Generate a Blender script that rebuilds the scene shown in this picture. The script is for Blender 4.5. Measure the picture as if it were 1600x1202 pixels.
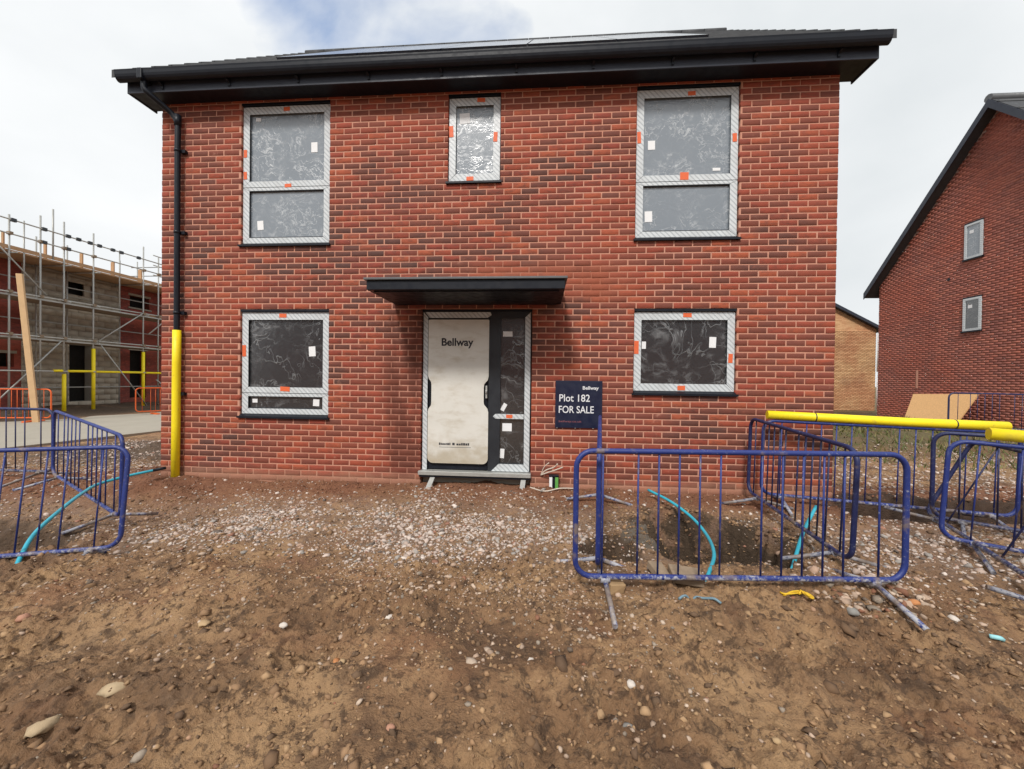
import bpy, math, random
import numpy as np
from mathutils import Vector, Matrix

for o in list(bpy.data.objects):
    bpy.data.objects.remove(o)
SC = bpy.context.scene
COL = SC.collection
RND = random.Random(7)
R = math.radians

# ---------------------------------------------------------------- camera
CAM = Vector((5.0952, -4.8722, 1.4215))
cam_d = bpy.data.cameras.new('camera')
cam_d.sensor_width = 36.0
cam_d.lens = 36.0 * 610.0 / 1600.0
cam_d.clip_start = 0.05
cam_d.clip_end = 2000.0
cam = bpy.data.objects.new('camera', cam_d)
COL.objects.link(cam)
fwd = Vector((-0.07535828, 0.99712087, -0.00843216))
rgt = Vector((0.99707366, 0.07545833, 0.01225372))
upv = rgt.cross(fwd).normalized()
mw = Matrix((rgt, upv, -fwd)).transposed().to_4x4()
mw.translation = CAM
cam.matrix_world = mw
SC.camera = cam

# ---------------------------------------------------------------- world: cloudy daylight
SUN_EL, SUN_AZ = R(47), R(194)          # azimuth measured from +Y towards +X
world = bpy.data.worlds.new('World')
SC.world = world
world.use_nodes = True
wn, wl = world.node_tree.nodes, world.node_tree.links
wn.clear()
out = wn.new('ShaderNodeOutputWorld')
bg = wn.new('ShaderNodeBackground')
bg.inputs['Strength'].default_value = 0.15
sky = wn.new('ShaderNodeTexSky')
sky.sky_type = 'NISHITA'
sky.sun_disc = False
sky.sun_elevation = SUN_EL
sky.sun_rotation = SUN_AZ
tc = wn.new('ShaderNodeTexCoord')
n1 = wn.new('ShaderNodeTexNoise')
n1.inputs['Scale'].default_value = 2.1
n1.inputs['Detail'].default_value = 7
n1.inputs['Roughness'].default_value = 0.52
n1.inputs['Distortion'].default_value = 0.5
mp = wn.new('ShaderNodeMapping')
mp.inputs['Location'].default_value = (0.35, 0.1, 0.6)
mp.inputs['Scale'].default_value = (1, 1, 1.7)
wl.new(tc.outputs['Generated'], mp.inputs['Vector'])
wl.new(mp.outputs[0], n1.inputs['Vector'])
# a thin opening in the cloud towards the upper left of the view
dp = wn.new('ShaderNodeVectorMath'); dp.operation = 'DOT_PRODUCT'
dp.inputs[1].default_value = Vector((-0.31, 0.69, 0.655)).normalized()
wl.new(tc.outputs['Generated'], dp.inputs[0])
mr = wn.new('ShaderNodeMapRange')
mr.inputs['From Min'].default_value = 0.925
mr.inputs['From Max'].default_value = 1.0
mr.inputs['To Min'].default_value = 0.0
mr.inputs['To Max'].default_value = 0.30
wl.new(dp.outputs['Value'], mr.inputs['Value'])
ms = wn.new('ShaderNodeMath'); ms.operation = 'SUBTRACT'
wl.new(n1.outputs['Fac'], ms.inputs[0]); wl.new(mr.outputs[0], ms.inputs[1])
cr = wn.new('ShaderNodeValToRGB')
cr.color_ramp.elements[0].position = 0.15; cr.color_ramp.elements[0].color = (0, 0, 0, 1)
cr.color_ramp.elements[1].position = 0.355; cr.color_ramp.elements[1].color = (1, 1, 1, 1)
wl.new(ms.outputs[0], cr.inputs[0])
n2 = wn.new('ShaderNodeTexNoise')
n2.inputs['Scale'].default_value = 1.7
n2.inputs['Detail'].default_value = 6
n2.inputs['Distortion'].default_value = 0.3
wl.new(mp.outputs[0], n2.inputs['Vector'])
cc = wn.new('ShaderNodeValToRGB')
cc.color_ramp.elements[0].position = 0.3; cc.color_ramp.elements[0].color = (0.73, 0.765, 0.785, 1)
cc.color_ramp.elements[1].position = 0.68; cc.color_ramp.elements[1].color = (0.95, 0.965, 0.975, 1)
wl.new(n2.outputs['Fac'], cc.inputs[0])
sc_ = wn.new('ShaderNodeVectorMath'); sc_.operation = 'SCALE'
sc_.inputs['Scale'].default_value = 4.4
wl.new(cc.outputs[0], sc_.inputs[0])
mx = wn.new('ShaderNodeMix'); mx.data_type = 'RGBA'
wl.new(cr.outputs[0], mx.inputs[0])
wl.new(sky.outputs[0], mx.inputs[6])
wl.new(sc_.outputs[0], mx.inputs[7])
wl.new(mx.outputs[2], bg.inputs['Color'])
wl.new(bg.outputs[0], out.inputs['Surface'])

sun_d = bpy.data.lights.new('sun', 'SUN')
sun_d.energy = 2.0
sun_d.angle = R(10)
sun_d.color = (1.0, 0.955, 0.90)
sun = bpy.data.objects.new('sun', sun_d)
COL.objects.link(sun)
sd = Vector((math.sin(SUN_AZ) * math.cos(SUN_EL), math.cos(SUN_AZ) * math.cos(SUN_EL), math.sin(SUN_EL)))
sun.rotation_euler = sd.to_track_quat('Z', 'Y').to_euler()
sun.location = (4, -8, 12)

vs = SC.view_settings
vs.view_transform = 'Standard'
vs.look = 'None'
vs.exposure = 0.7
vs.gamma = 1.0
vs.use_curve_mapping = False
SC.cycles.max_bounces = 6
SC.cycles.diffuse_bounces = 3
SC.cycles.glossy_bounces = 3
SC.cycles.transmission_bounces = 3
SC.cycles.use_denoising = True
SC.render.film_transparent = False

# ---------------------------------------------------------------- helpers
def link(o, parent=None):
    COL.objects.link(o)
    if parent is not None:
        o.parent = parent
    return o

def tag(o, label=None, cat=None, group=None, kind=None):
    if label: o['label'] = label
    if cat: o['category'] = cat
    if group: o['group'] = group
    if kind: o['kind'] = kind
    return o

def empty(name, loc=(0, 0, 0), rz=0.0, parent=None):
    o = bpy.data.objects.new(name, None)
    o.empty_display_size = 0.2
    o.location = loc
    o.rotation_euler = (0, 0, rz)
    return link(o, parent)

def np_mesh(name, V, F, mat=None, smooth=False, col=None):
    V = np.asarray(V, dtype=np.float32); F = np.asarray(F, dtype=np.int32)
    me = bpy.data.meshes.new(name)
    n, k = F.shape
    me.vertices.add(len(V)); me.vertices.foreach_set('co', V.ravel())
    me.loops.add(n * k); me.loops.foreach_set('vertex_index', F.ravel())
    me.polygons.add(n)
    me.polygons.foreach_set('loop_start', np.arange(0, n * k, k, dtype=np.int32))
    me.polygons.foreach_set('loop_total', np.full(n, k, dtype=np.int32))
    if smooth:
        me.polygons.foreach_set('use_smooth', np.ones(n, dtype=bool))
    me.update(calc_edges=True)
    if col is not None:
        at = me.color_attributes.new('col', 'FLOAT_COLOR', 'POINT')
        at.data.foreach_set('color', np.asarray(col, dtype=np.float32).ravel())
    if mat: me.materials.append(mat)
    return me

class MB:
    def __init__(s): s.v = []; s.f = []; s.sm = []
    def _add(s, vs_, fs, sm=False):
        b = len(s.v); s.v += [tuple(v) for v in vs_]
        for f in fs:
            s.f.append([i + b for i in f]); s.sm.append(sm)
    def box(s, x0, x1, y0, y1, z0, z1):
        s._add([(x0,y0,z0),(x1,y0,z0),(x1,y1,z0),(x0,y1,z0),(x0,y0,z1),(x1,y0,z1),(x1,y1,z1),(x0,y1,z1)],
               [(0,3,2,1),(4,5,6,7),(0,1,5,4),(1,2,6,5),(2,3,7,6),(3,0,4,7)]); return s
    def prism(s, poly, a, b, axis='y'):
        n = len(poly)
        if axis == 'y':   P = lambda p, t: (p[0], t, p[1])
        elif axis == 'x': P = lambda p, t: (t, p[0], p[1])
        else:             P = lambda p, t: (p[0], p[1], t)
        vs_ = [P(p, a) for p in poly] + [P(p, b) for p in poly]
        fs = [tuple(range(n))[::-1], tuple(range(n, 2*n))] + [(i, (i+1) % n, n + (i+1) % n, n + i) for i in range(n)]
        s._add(vs_, fs); return s
    def tube(s, pts, r, n=8, closed=False, cap=True, r2=None):
        pts = [Vector(p) for p in pts]; m = len(pts)
        up = None; rings = []
        for i, p in enumerate(pts):
            if closed: t = (pts[(i+1) % m] - pts[i-1]).normalized()
            else: t = (pts[min(i+1, m-1)] - pts[max(i-1, 0)]).normalized()
            if up is None:
                a = Vector((0,0,1)) if abs(t.z) < .9 else Vector((1,0,0))
                up = (a - t * a.dot(t)).normalized()
            else:
                up = (up - t * up.dot(t)).normalized()
            sd_ = t.cross(up)
            rr = r if r2 is None else r + (r2 - r) * i / max(1, m-1)
            rings.append([p + (up * math.cos(2*math.pi*k/n) + sd_ * math.sin(2*math.pi*k/n)) * rr for k in range(n)])
        b = len(s.v)
        for rg in rings: s.v += [tuple(v) for v in rg]
        for i in range(m if closed else m-1):
            j = (i+1) % m
            for k in range(n):
                s.f.append([b+i*n+k, b+i*n+(k+1) % n, b+j*n+(k+1) % n, b+j*n+k]); s.sm.append(True)
        if cap and not closed:
            s.f.append([b+k for k in range(n)][::-1]); s.sm.append(False)
            s.f.append([b+(m-1)*n+k for k in range(n)]); s.sm.append(False)
        return s
    def mesh(s, name, mat):
        me = bpy.data.meshes.new(name)
        me.from_pydata(s.v, [], s.f)
        me.polygons.foreach_set('use_smooth', s.sm)
        import bmesh
        bm = bmesh.new(); bm.from_mesh(me)
        bmesh.ops.recalc_face_normals(bm, faces=bm.faces)
        bm.to_mesh(me); bm.free()
        if mat: me.materials.append(mat)
        me.update()
        return me
    def build(s, name, mat, parent=None, bevel=0, loc=None, rot=None):
        o = link(bpy.data.objects.new(name, s.mesh(name, mat)), parent)
        if bevel:
            b = o.modifiers.new('bevel', 'BEVEL'); b.width = bevel; b.segments = 2; b.limit_method = 'ANGLE'
        if loc: o.location = loc
        if rot: o.rotation_euler = rot
        return o

def bez(p0, p1, p2, p3, n=14):
    P = [Vector(p) for p in (p0, p1, p2, p3)]
    return [P[0]*(1-t)**3 + P[1]*3*t*(1-t)**2 + P[2]*3*t*t*(1-t) + P[3]*t**3 for t in [i/n for i in range(n+1)]]

def catmull(pts, n=8):
    pts = [Vector(p) for p in pts]; q = [pts[0]*2-pts[1]] + pts + [pts[-1]*2-pts[-2]]; out_ = []
    for i in range(1, len(q)-2):
        a, b, c, d = q[i-1:i+3]
        for k in range(n):
            t = k/n
            out_.append(.5*((2*b)+(-a+c)*t+(2*a-5*b+4*c-d)*t*t+(-a+3*b-3*c+d)*t**3))
    return out_ + [pts[-1]]

# value noise in numpy
def _hash(ix, iy, seed):
    h = (ix.astype(np.int64) * 374761393 + iy.astype(np.int64) * 668265263 + seed * 1442695041) & 0x7fffffff
    h = ((h ^ (h >> 13)) * 1274126177) & 0x7fffffff
    return ((h ^ (h >> 16)) & 0xffff) / 65535.0
def vnoise(x, y, seed=0):
    x = np.asarray(x, float); y = np.asarray(y, float)
    ix, iy = np.floor(x), np.floor(y); fx, fy = x-ix, y-iy
    fx = fx*fx*(3-2*fx); fy = fy*fy*(3-2*fy)
    a = _hash(ix, iy, seed); b = _hash(ix+1, iy, seed); c = _hash(ix, iy+1, seed); d = _hash(ix+1, iy+1, seed)
    return (a*(1-fx)+b*fx)*(1-fy)+(c*(1-fx)+d*fx)*fy - .5
def sstep(x, a, b):
    t = np.clip((x-a)/(b-a), 0, 1); return t*t*(3-2*t)

# ---------------------------------------------------------------- materials
class NT:
    """small node-tree helper"""
    def __init__(s, name):
        s.m = bpy.data.materials.new(name); s.m.use_nodes = True
        s.n = s.m.node_tree.nodes; s.l = s.m.node_tree.links
        s.b = s.n['Principled BSDF']
        s.b.inputs['Specular IOR Level'].default_value = 0.35
    def add(s, t, **kw):
        nd = s.n.new(t)
        for k, v in kw.items(): setattr(nd, k, v)
        return nd
    def con(s, a, b): s.l.new(a, b)
    def sock(s, v, i):
        if hasattr(v, 'is_linked') or isinstance(v, bpy.types.NodeSocket): s.con(v, i)
        else: i.default_value = v
    def math(s, op, a, b=0.0, clamp=False):
        nd = s.add('ShaderNodeMath', operation=op, use_clamp=clamp); s.sock(a, nd.inputs[0]); s.sock(b, nd.inputs[1]); return nd.outputs[0]
    def mix(s, f, a, b, blend='MIX'):
        nd = s.add('ShaderNodeMix', data_type='RGBA', blend_type=blend)
        s.sock(f, nd.inputs[0])
        for v, i in ((a, 6), (b, 7)):
            if isinstance(v, tuple): nd.inputs[i].default_value = (*v[:3], 1)
            else: s.con(v, nd.inputs[i])
        return nd.outputs[2]
    def pos(s): return s.add('ShaderNodeNewGeometry').outputs['Position']
    def obj(s): return s.add('ShaderNodeTexCoord').outputs['Object']
    def noise(s, vec, scale, detail=4, rough=.55, dist=0, out='Fac'):
        nd = s.add('ShaderNodeTexNoise'); nd.inputs['Scale'].default_value = scale
        nd.inputs['Detail'].default_value = detail; nd.inputs['Roughness'].default_value = rough
        nd.inputs['Distortion'].default_value = dist
        if vec is not None: s.con(vec, nd.inputs['Vector'])
        return nd.outputs[out]
    def ramp(s, f, stops, interp='LINEAR'):
        nd = s.add('ShaderNodeValToRGB'); cr_ = nd.color_ramp; cr_.interpolation = interp
        while len(cr_.elements) < len(stops): cr_.elements.new(0.5)
        for e, (p, c) in zip(cr_.elements, stops):
            e.position = p; e.color = (*c, 1) if isinstance(c, tuple) else (c, c, c, 1)
        s.con(f, nd.inputs[0]); return nd.outputs[0]
    def maprange(s, v, a, b, c=0., d=1., smooth=True):
        nd = s.add('ShaderNodeMapRange'); 
        if smooth: nd.interpolation_type = 'SMOOTHSTEP'
        s.con(v, nd.inputs[0])
        for i, x in enumerate((a, b, c, d)): nd.inputs[i+1].default_value = x
        return nd.outputs[0]
    def xyz(s, v):
        nd = s.add('ShaderNodeSeparateXYZ'); s.con(v, nd.inputs[0]); return nd.outputs
    def comb(s, x, y, z=0.0):
        nd = s.add('ShaderNodeCombineXYZ')
        for v, i in ((x,0),(y,1),(z,2)): s.sock(v, nd.inputs[i])
        return nd.outputs[0]
    def vmap(s, v, scale=(1,1,1), loc=(0,0,0), rot=(0,0,0)):
        nd = s.add('ShaderNodeMapping'); s.con(v, nd.inputs[0])
        nd.inputs['Scale'].default_value = scale; nd.inputs['Location'].default_value = loc; nd.inputs['Rotation'].default_value = rot
        return nd.outputs[0]
    def bump(s, h, strength, dist=0.01, normal=None):
        nd = s.add('ShaderNodeBump'); nd.inputs['Strength'].default_value = strength; nd.inputs['Distance'].default_value = dist
        s.con(h, nd.inputs['Height'])
        if normal is not None: s.con(normal, nd.inputs['Normal'])
        s.con(nd.outputs[0], s.b.inputs['Normal']); return nd.outputs[0]
    def base(s, v):
        i = s.b.inputs['Base Color']
        if isinstance(v, tuple): i.default_value = (*v[:3], 1)
        else: s.con(v, i)
        return s
    def rough(s, v): s.sock(v, s.b.inputs['Roughness']); return s

def plain(name, c, rough=.6, metal=0., var=.18, scale=9., bump=0., spec=.35):
    t = NT(name); p = t.pos()
    f = t.noise(p, scale, 5)
    t.base(t.mix(f, tuple(x*(1-var) for x in c), tuple(min(1, x*(1+var)) for x in c)))
    t.rough(t.maprange(t.noise(p, scale*2.3, 3), .3, .7, max(.05, rough-.1), min(1, rough+.1)))
    t.b.inputs['Metallic'].default_value = metal
    t.b.inputs['Specular IOR Level'].default_value = spec
    if bump: t.bump(t.noise(p, scale*12, 3), bump, .004)
    return t.m

def brick_mat(name, along, mod, course, palette, o0=0.0, main=False, streak=1.0):
    """face colour picked brick by brick from the masonry grid; along = 'x' or 'y'"""
    t = NT(name); p = t.pos(); xyz = t.xyz(p)
    a = xyz[0] if along == 'x' else xyz[1]; z = xyz[2]
    row = t.math('FLOOR', t.math('DIVIDE', z, course))
    odd = t.math('MULTIPLY', t.math('MODULO', t.math('ADD', row, 40.0), 2.0), .5)
    col = t.math('FLOOR', t.math('ADD', t.math('DIVIDE', t.math('SUBTRACT', a, o0), mod), odd))
    wn_ = t.add('ShaderNodeTexWhiteNoise', noise_dimensions='2D'); t.con(t.comb(col, row), wn_.inputs['Vector'])
    k = len(palette)
    base = t.ramp(wn_.outputs['Value'], [(i/k, c) for i, c in enumerate(palette)], 'CONSTANT')
    st = t.noise(t.vmap(p, (9, 9, 26)), 1.0, 6, .65)
    base = t.mix(t.maprange(st, .42, .68, 0, streak), base, t.mix(.62, base, (.075, .036, .030)))
    base = t.mix(t.maprange(st, .44, .30, 0, .5*streak), base, t.mix(.5, base, (.40, .105, .060)))
    # broad drift of firing colour over the wall
    base = t.mix(t.maprange(t.noise(p, .55, 3), .38, .62, 0, .6), base, t.mix(.6, base, (.38, .080, .040)))
    base = t.mix(t.maprange(t.noise(t.vmap(p, (1, 1, 1), (9, 4, 2)), .7, 4, .6), .52, .72, 0, .5), base, t.mix(.6, base, (.13, .055, .05)))
    # lime bloom specks
    base = t.mix(t.maprange(t.noise(p, 26, 2), .68, .78, 0, .2), base, (.45, .29, .23))
    sm = t.math('MULTIPLY', t.maprange(t.noise(p, 9, 5, .65), .56, .70), t.maprange(t.noise(p, 1.3, 3), .52, .68))
    base = t.mix(t.math('MULTIPLY', sm, .45), base, (.48, .24, .17))
    if main:
        x = xyz[0]
        nz = t.noise(t.vmap(p, (1.6, 1.6, .5)), 2.2, 5, .6)
        def band(lo0, lo1, hi0, hi1, v):
            return t.math('MULTIPLY', t.maprange(v, lo0, lo1), t.maprange(v, hi0, hi1, 1, 0))
        # brick dust washed over the wall above the porch roof
        m1 = t.math('MULTIPLY', band(3.6, 4.4, 5.6, 6.5, x), band(2.35, 2.5, 2.72, 3.05, z))
        m1 = t.math('MULTIPLY', m1, t.maprange(nz, .3, .6, .35, .95))
        base = t.mix(m1, base, (.30, .085, .045))
        # darker streaky red-brown band left of the door
        m2 = t.math('MULTIPLY', band(2.95, 3.2, 3.5, 3.62, x), band(-.2, .5, 2.2, 2.4, z))
        m2 = t.math('MULTIPLY', m2, t.maprange(nz, .33, .58, .15, .85))
        base = t.mix(m2, base, (.105, .032, .020))
        # mud splashed on the lowest courses
        m3 = t.math('MULTIPLY', t.maprange(t.math('ADD', z, t.math('MULTIPLY', t.noise(p, 3.2, 4), -.16)), .03, .2, 1, 0), .85)
        base = t.mix(m3, base, (.34, .17, .11))
    t.base(base)
    t.rough(.82)
    t.bump(t.noise(t.vmap(p, (60, 60, 110)), 1.0, 4, .6), .5, .004)
    return t.m

def mortar_mat(name, c, main=False):
    t = NT(name); p = t.pos(); xyz = t.xyz(p)
    b = t.mix(t.noise(p, 30, 4), tuple(x*.8 for x in c), tuple(x*1.12 for x in c))
    b = t.mix(t.maprange(t.noise(p, .8, 3), .35, .7, 0, .4), b, (c[0]*.9, c[1]*.72, c[2]*.62))
    if main:
        x, z = xyz[0], xyz[2]
        nz = t.noise(t.vmap(p, (1.6, 1.6, .5)), 2.2, 5, .6)
        m1 = t.math('MULTIPLY', t.math('MULTIPLY', t.maprange(x, 3.6, 4.4), t.maprange(x, 5.6, 6.5, 1, 0)),
                    t.math('MULTIPLY', t.maprange(z, 2.35, 2.5), t.maprange(z, 2.72, 3.05, 1, 0)))
        b = t.mix(t.math('MULTIPLY', m1, t.maprange(nz, .3, .6, .3, .95)), b, (.33, .10, .055))
        m2 = t.math('MULTIPLY', t.math('MULTIPLY', t.maprange(x, 2.95, 3.2), t.maprange(x, 3.5, 3.62, 1, 0)),
                    t.math('MULTIPLY', t.maprange(z, -.2, .5), t.maprange(z, 2.2, 2.4, 1, 0)))
        b = t.mix(t.math('MULTIPLY', m2, t.maprange(nz, .35, .62, .1, .8)), b, (.22, .075, .05))
        m3 = t.math('MULTIPLY', t.maprange(t.math('ADD', z, t.math('MULTIPLY', t.noise(p, 3.2, 4), -.16)), .03, .2, 1, 0), .85)
        b = t.mix(m3, b, (.36, .19, .125))
    t.base(b).rough(.9)
    t.bump(t.noise(p, 160, 3), .4, .003)
    return t.m

RED = [(.305,.064,.033), (.125,.047,.034), (.25,.052,.031), (.35,.085,.040), (.142,.046,.032), (.265,.053,.033), (.098,.045,.036), (.20,.051,.033), (.115,.045,.034)]
m_brick = brick_mat('red_facing_brick', 'x', .2188, .075, RED, 0.0, True)
m_mortar = mortar_mat('pinkish_mortar', (.55, .28, .20), True)
RED2 = [(.36,.125,.092), (.32,.112,.085), (.39,.138,.098), (.29,.108,.085)]
m_brick2 = brick_mat('brown_red_brick', 'y', .225, .075, RED2, 0.0, False, .22)
m_mortar2 = mortar_mat('grey_pink_mortar', (.44, .28, .23))
m_brick3 = brick_mat('far_red_brick', 'y', .225, .075, [(.26,.06,.045), (.30,.068,.05), (.22,.056,.045)], 0.0)
m_tanbrick = brick_mat('buff_brick', 'x', .225, .075, [(.60,.37,.19), (.66,.42,.22), (.54,.32,.16)], 0.0, False, .25)
m_mortar4 = mortar_mat('buff_mortar', (.5, .36, .22))
m_block = plain('concrete_block', (.42, .37, .295), .9, var=.3, scale=3.5, bump=.5)
m_blockmortar = plain('block_mortar', (.36, .335, .29), .9, var=.2)
m_anth = plain('anthracite_plastic', (.022, .026, .032), .38, var=.12, scale=5, spec=.5)
m_black = plain('black_plastic', (.008, .010, .016), .45, var=.15, scale=5, spec=.28)
m_fascia = plain('dark_grey_fascia', (.030, .035, .050), .45, var=.12, scale=3, spec=.35)
m_tile = plain('dark_roof_tile', (.050, .052, .056), .7, var=.25, scale=6, bump=.3)
m_lead = plain('grey_lead', (.11, .115, .12), .5, var=.2, scale=7)
m_steel = plain('galvanised_steel', (.40, .40, .38), .5, metal=.35, var=.18, scale=14)
m_white = plain('white_label', (.78, .79, .80), .5, var=.04)
m_orange_print = plain('orange_tape_print', (.72, .14, .05), .55, var=.12, scale=40)
m_board = plain('osb_board', (.64, .38, .17), .8, var=.28, scale=25, bump=.3)
m_timber = plain('sawn_timber', (.56, .37, .20), .75, var=.14, scale=6, bump=.25)
m_deckboard = plain('scaffold_boards', (.44, .27, .15), .8, var=.25, scale=5, bump=.3)
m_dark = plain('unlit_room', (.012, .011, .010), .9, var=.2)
m_orange = plain('orange_plastic', (.72, .13, .03), .5, var=.15, scale=6)
m_cyan = plain('blue_water_pipe', (.035, .38, .50), .38, var=.12, scale=10, spec=.5)
m_greyblue = plain('grey_blue_pipe', (.16, .25, .30), .5, var=.18, scale=10)
m_navy = plain('navy_sign', (.008, .012, .036), .4, var=.1, scale=5, spec=.5)
m_conc = plain('pale_concrete', (.34, .31, .255), .9, var=.15, scale=1.6, bump=.3)
m_green = plain('green_plastic', (.12, .36, .08), .5)
m_signtext = plain('white_print', (.72, .73, .75), .6, var=.03)
m_signred = plain('dull_red_print', (.30, .10, .11), .6, var=.03)
m_darkprint = plain('dark_print', (.035, .035, .042), .6, var=.05)
m_rope = plain('yellow_rope', (.70, .44, .03), .7, var=.25, scale=60)

def yellow_mat():
    t = NT('yellow_foam'); p = t.pos()
    b = t.mix(t.noise(p, 5, 4), (.86, .66, .008), (.95, .78, .02))
    b = t.mix(t.maprange(t.noise(t.vmap(p, (1, 1, .5)), 22, 6, .7), .56, .72, 0, .5), b, (.42, .30, .07))
    b = t.mix(t.maprange(t.noise(p, 3, 5, .7), .55, .72, 0, .3), b, (.35, .24, .09))
    t.base(b).rough(.5); t.bump(t.noise(p, 40, 3), .15, .004); return t.m
m_yellow = yellow_mat()

def blue_mat(name, paint=(.010, .026, .165), wear=.5):
    t = NT(name); o = t.obj(); p = t.pos(); z = t.xyz(o)[2]
    b = t.mix(t.noise(p, 4, 4), tuple(x*.75 for x in paint), tuple(x*1.3 for x in paint))
    n = t.noise(t.vmap(p, (1, 1, 1)), 34, 7, .72)
    low = t.maprange(z, .10, .16, .20, 0)
    m = t.maprange(t.math('ADD', n, low), .58, .74, 0, 1)
    b = t.mix(t.math('MULTIPLY', m, wear*1.5, True), b, (.47, .47, .47))
    mud = t.maprange(t.math('ADD', t.noise(p, 7, 5, .6), t.maprange(z, 0., .3, .14, 0)), .58, .72, 0, .8)
    b = t.mix(mud, b, (.20, .15, .11))
    t.base(b).rough(t.maprange(n, .3, .7, .42, .7))
    t.b.inputs['Specular IOR Level'].default_value = .6
    return t.m
m_blue = blue_mat('blue_barrier_paint')
m_bluedark = blue_mat('dark_blue_barrier_paint', (.008, .014, .075), .35)

def tape_mat():
    t = NT('white_protective_tape'); p = t.pos()
    w = t.add('ShaderNodeTexWave', wave_type='BANDS', bands_direction='DIAGONAL')
    xyz = t.xyz(p)
    w.inputs['Scale'].default_value = 10.5; w.inputs['Distortion'].default_value = .8; w.inputs['Detail'].default_value = 1
    t.con(t.comb(xyz[0], xyz[2], 0.0), w.inputs['Vector'])
    m = t.maprange(w.outputs['Fac'], .5, .9, 0, .62)
    b = t.mix(m, (.62, .66, .68), (.30, .335, .36))
    b = t.mix(t.maprange(t.noise(p, 6, 4), .4, .7, 0, .3), b, (.40, .41, .41))
    t.base(b).rough(.32); t.b.inputs['Specular IOR Level'].default_value = .5
    t.bump(t.noise(t.vmap(p, (20, 20, 20)), 1.0, 3), .35, .006)
    return t.m
m_tape = tape_mat()

def film_mat(name, crease_glint, pane_tone, white, scale=1.0):
    """glass under creased clear film"""
    t = NT(name); p = t.pos()
    oi = t.add('ShaderNodeObjectInfo')
    off = t.add('ShaderNodeVectorMath', operation='SCALE'); off.inputs[0].default_value = (31., 17., 23.)
    t.con(oi.outputs['Random'], off.inputs['Scale'])
    ad = t.add('ShaderNodeVectorMath', operation='ADD'); t.con(p, ad.inputs[0]); t.con(off.outputs[0], ad.inputs[1])
    v = ad.outputs[0]
    wob = t.noise(v, 2.2*scale, 3, .5, 0, 'Color')
    wv = t.add('ShaderNodeVectorMath', operation='MULTIPLY_ADD'); t.con(wob, wv.inputs[0]); wv.inputs[1].default_value = (.5, .5, .5); t.con(v, wv.inputs[2])
    n_a = t.noise(t.vmap(wv.outputs[0], (1.0, 1, 1.9)), 2.6*scale, 4, .55)
    ridge = t.math('ABSOLUTE', t.math('SUBTRACT', n_a, .5))
    line = t.maprange(ridge, 0.0, .020, .7, 0)
    n_c = t.noise(t.vmap(wv.outputs[0], (1.7, 1, .8)), 3.4*scale, 3, .5)
    line2 = t.maprange(t.math('ABSOLUTE', t.math('SUBTRACT', n_c, .47)), 0.0, .010, .8, 0)
    patch = t.maprange(t.noise(v, 2.3, 3), .38, .62, .1, 1)
    line = t.math('MULTIPLY', t.math('MAXIMUM', line, line2), patch)
    n_b = t.noise(t.vmap(wv.outputs[0], (1, 1, 1.6)), 8*scale, 5, .6)
    smear = t.math('MULTIPLY', t.maprange(n_b, .46, .72), t.maprange(t.noise(v, 2.9, 2), .42, .66))
    wh = t.math('ADD', t.math('MULTIPLY', line, crease_glint), t.math('MULTIPLY', smear, crease_glint*.7), True)
    t.base(t.mix(wh, pane_tone, white))  # white highlights along the film creases are painted into the base colour
    t.rough(t.math('ADD', .20, t.math('MULTIPLY', wh, .3)))
    t.b.inputs['IOR'].default_value = 2.05
    t.b.inputs['Specular IOR Level'].default_value = .5
    h = t.math('ADD', t.math('MULTIPLY', n_b, .6), t.math('ADD', line, n_a))
    t.bump(h, .17, .012)
    return t.m
m_film = film_mat('film_glass_sky_tint', .68, (.165, .192, .222), (.54, .57, .59), 1.5)  # upper panes: sky reflection put into the grey-blue base colour
m_filmdark = film_mat('clear_film_over_dark_glass', .42, (.026, .027, .029), (.40, .41, .42), .8)

def protector_mat():
    t = NT('white_board'); p = t.pos()
    b = t.mix(t.noise(p, 1.8, 5), (.60, .585, .53), (.72, .71, .665))
    xyz = t.xyz(p)
    grime = t.math('MULTIPLY', t.maprange(t.noise(t.vmap(p, (1.5, 1, 4)), 2.4, 5, .6), .45, .75), .5)
    b = t.mix(grime, b, (.42, .36, .26))
    mudz = t.math('MULTIPLY', t.maprange(t.math('ADD', xyz[2], t.math('MULTIPLY', t.noise(p, 5, 4), -.9)), -.15, .35, 1, 0), .6)
    b = t.mix(mudz, b, (.34, .27, .16))
    t.base(b).rough(.45); t.bump(t.noise(t.vmap(p, (2, 1, 1.2)), 3.5, 3), .25, .03); return t.m
m_protector = protector_mat()

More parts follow.
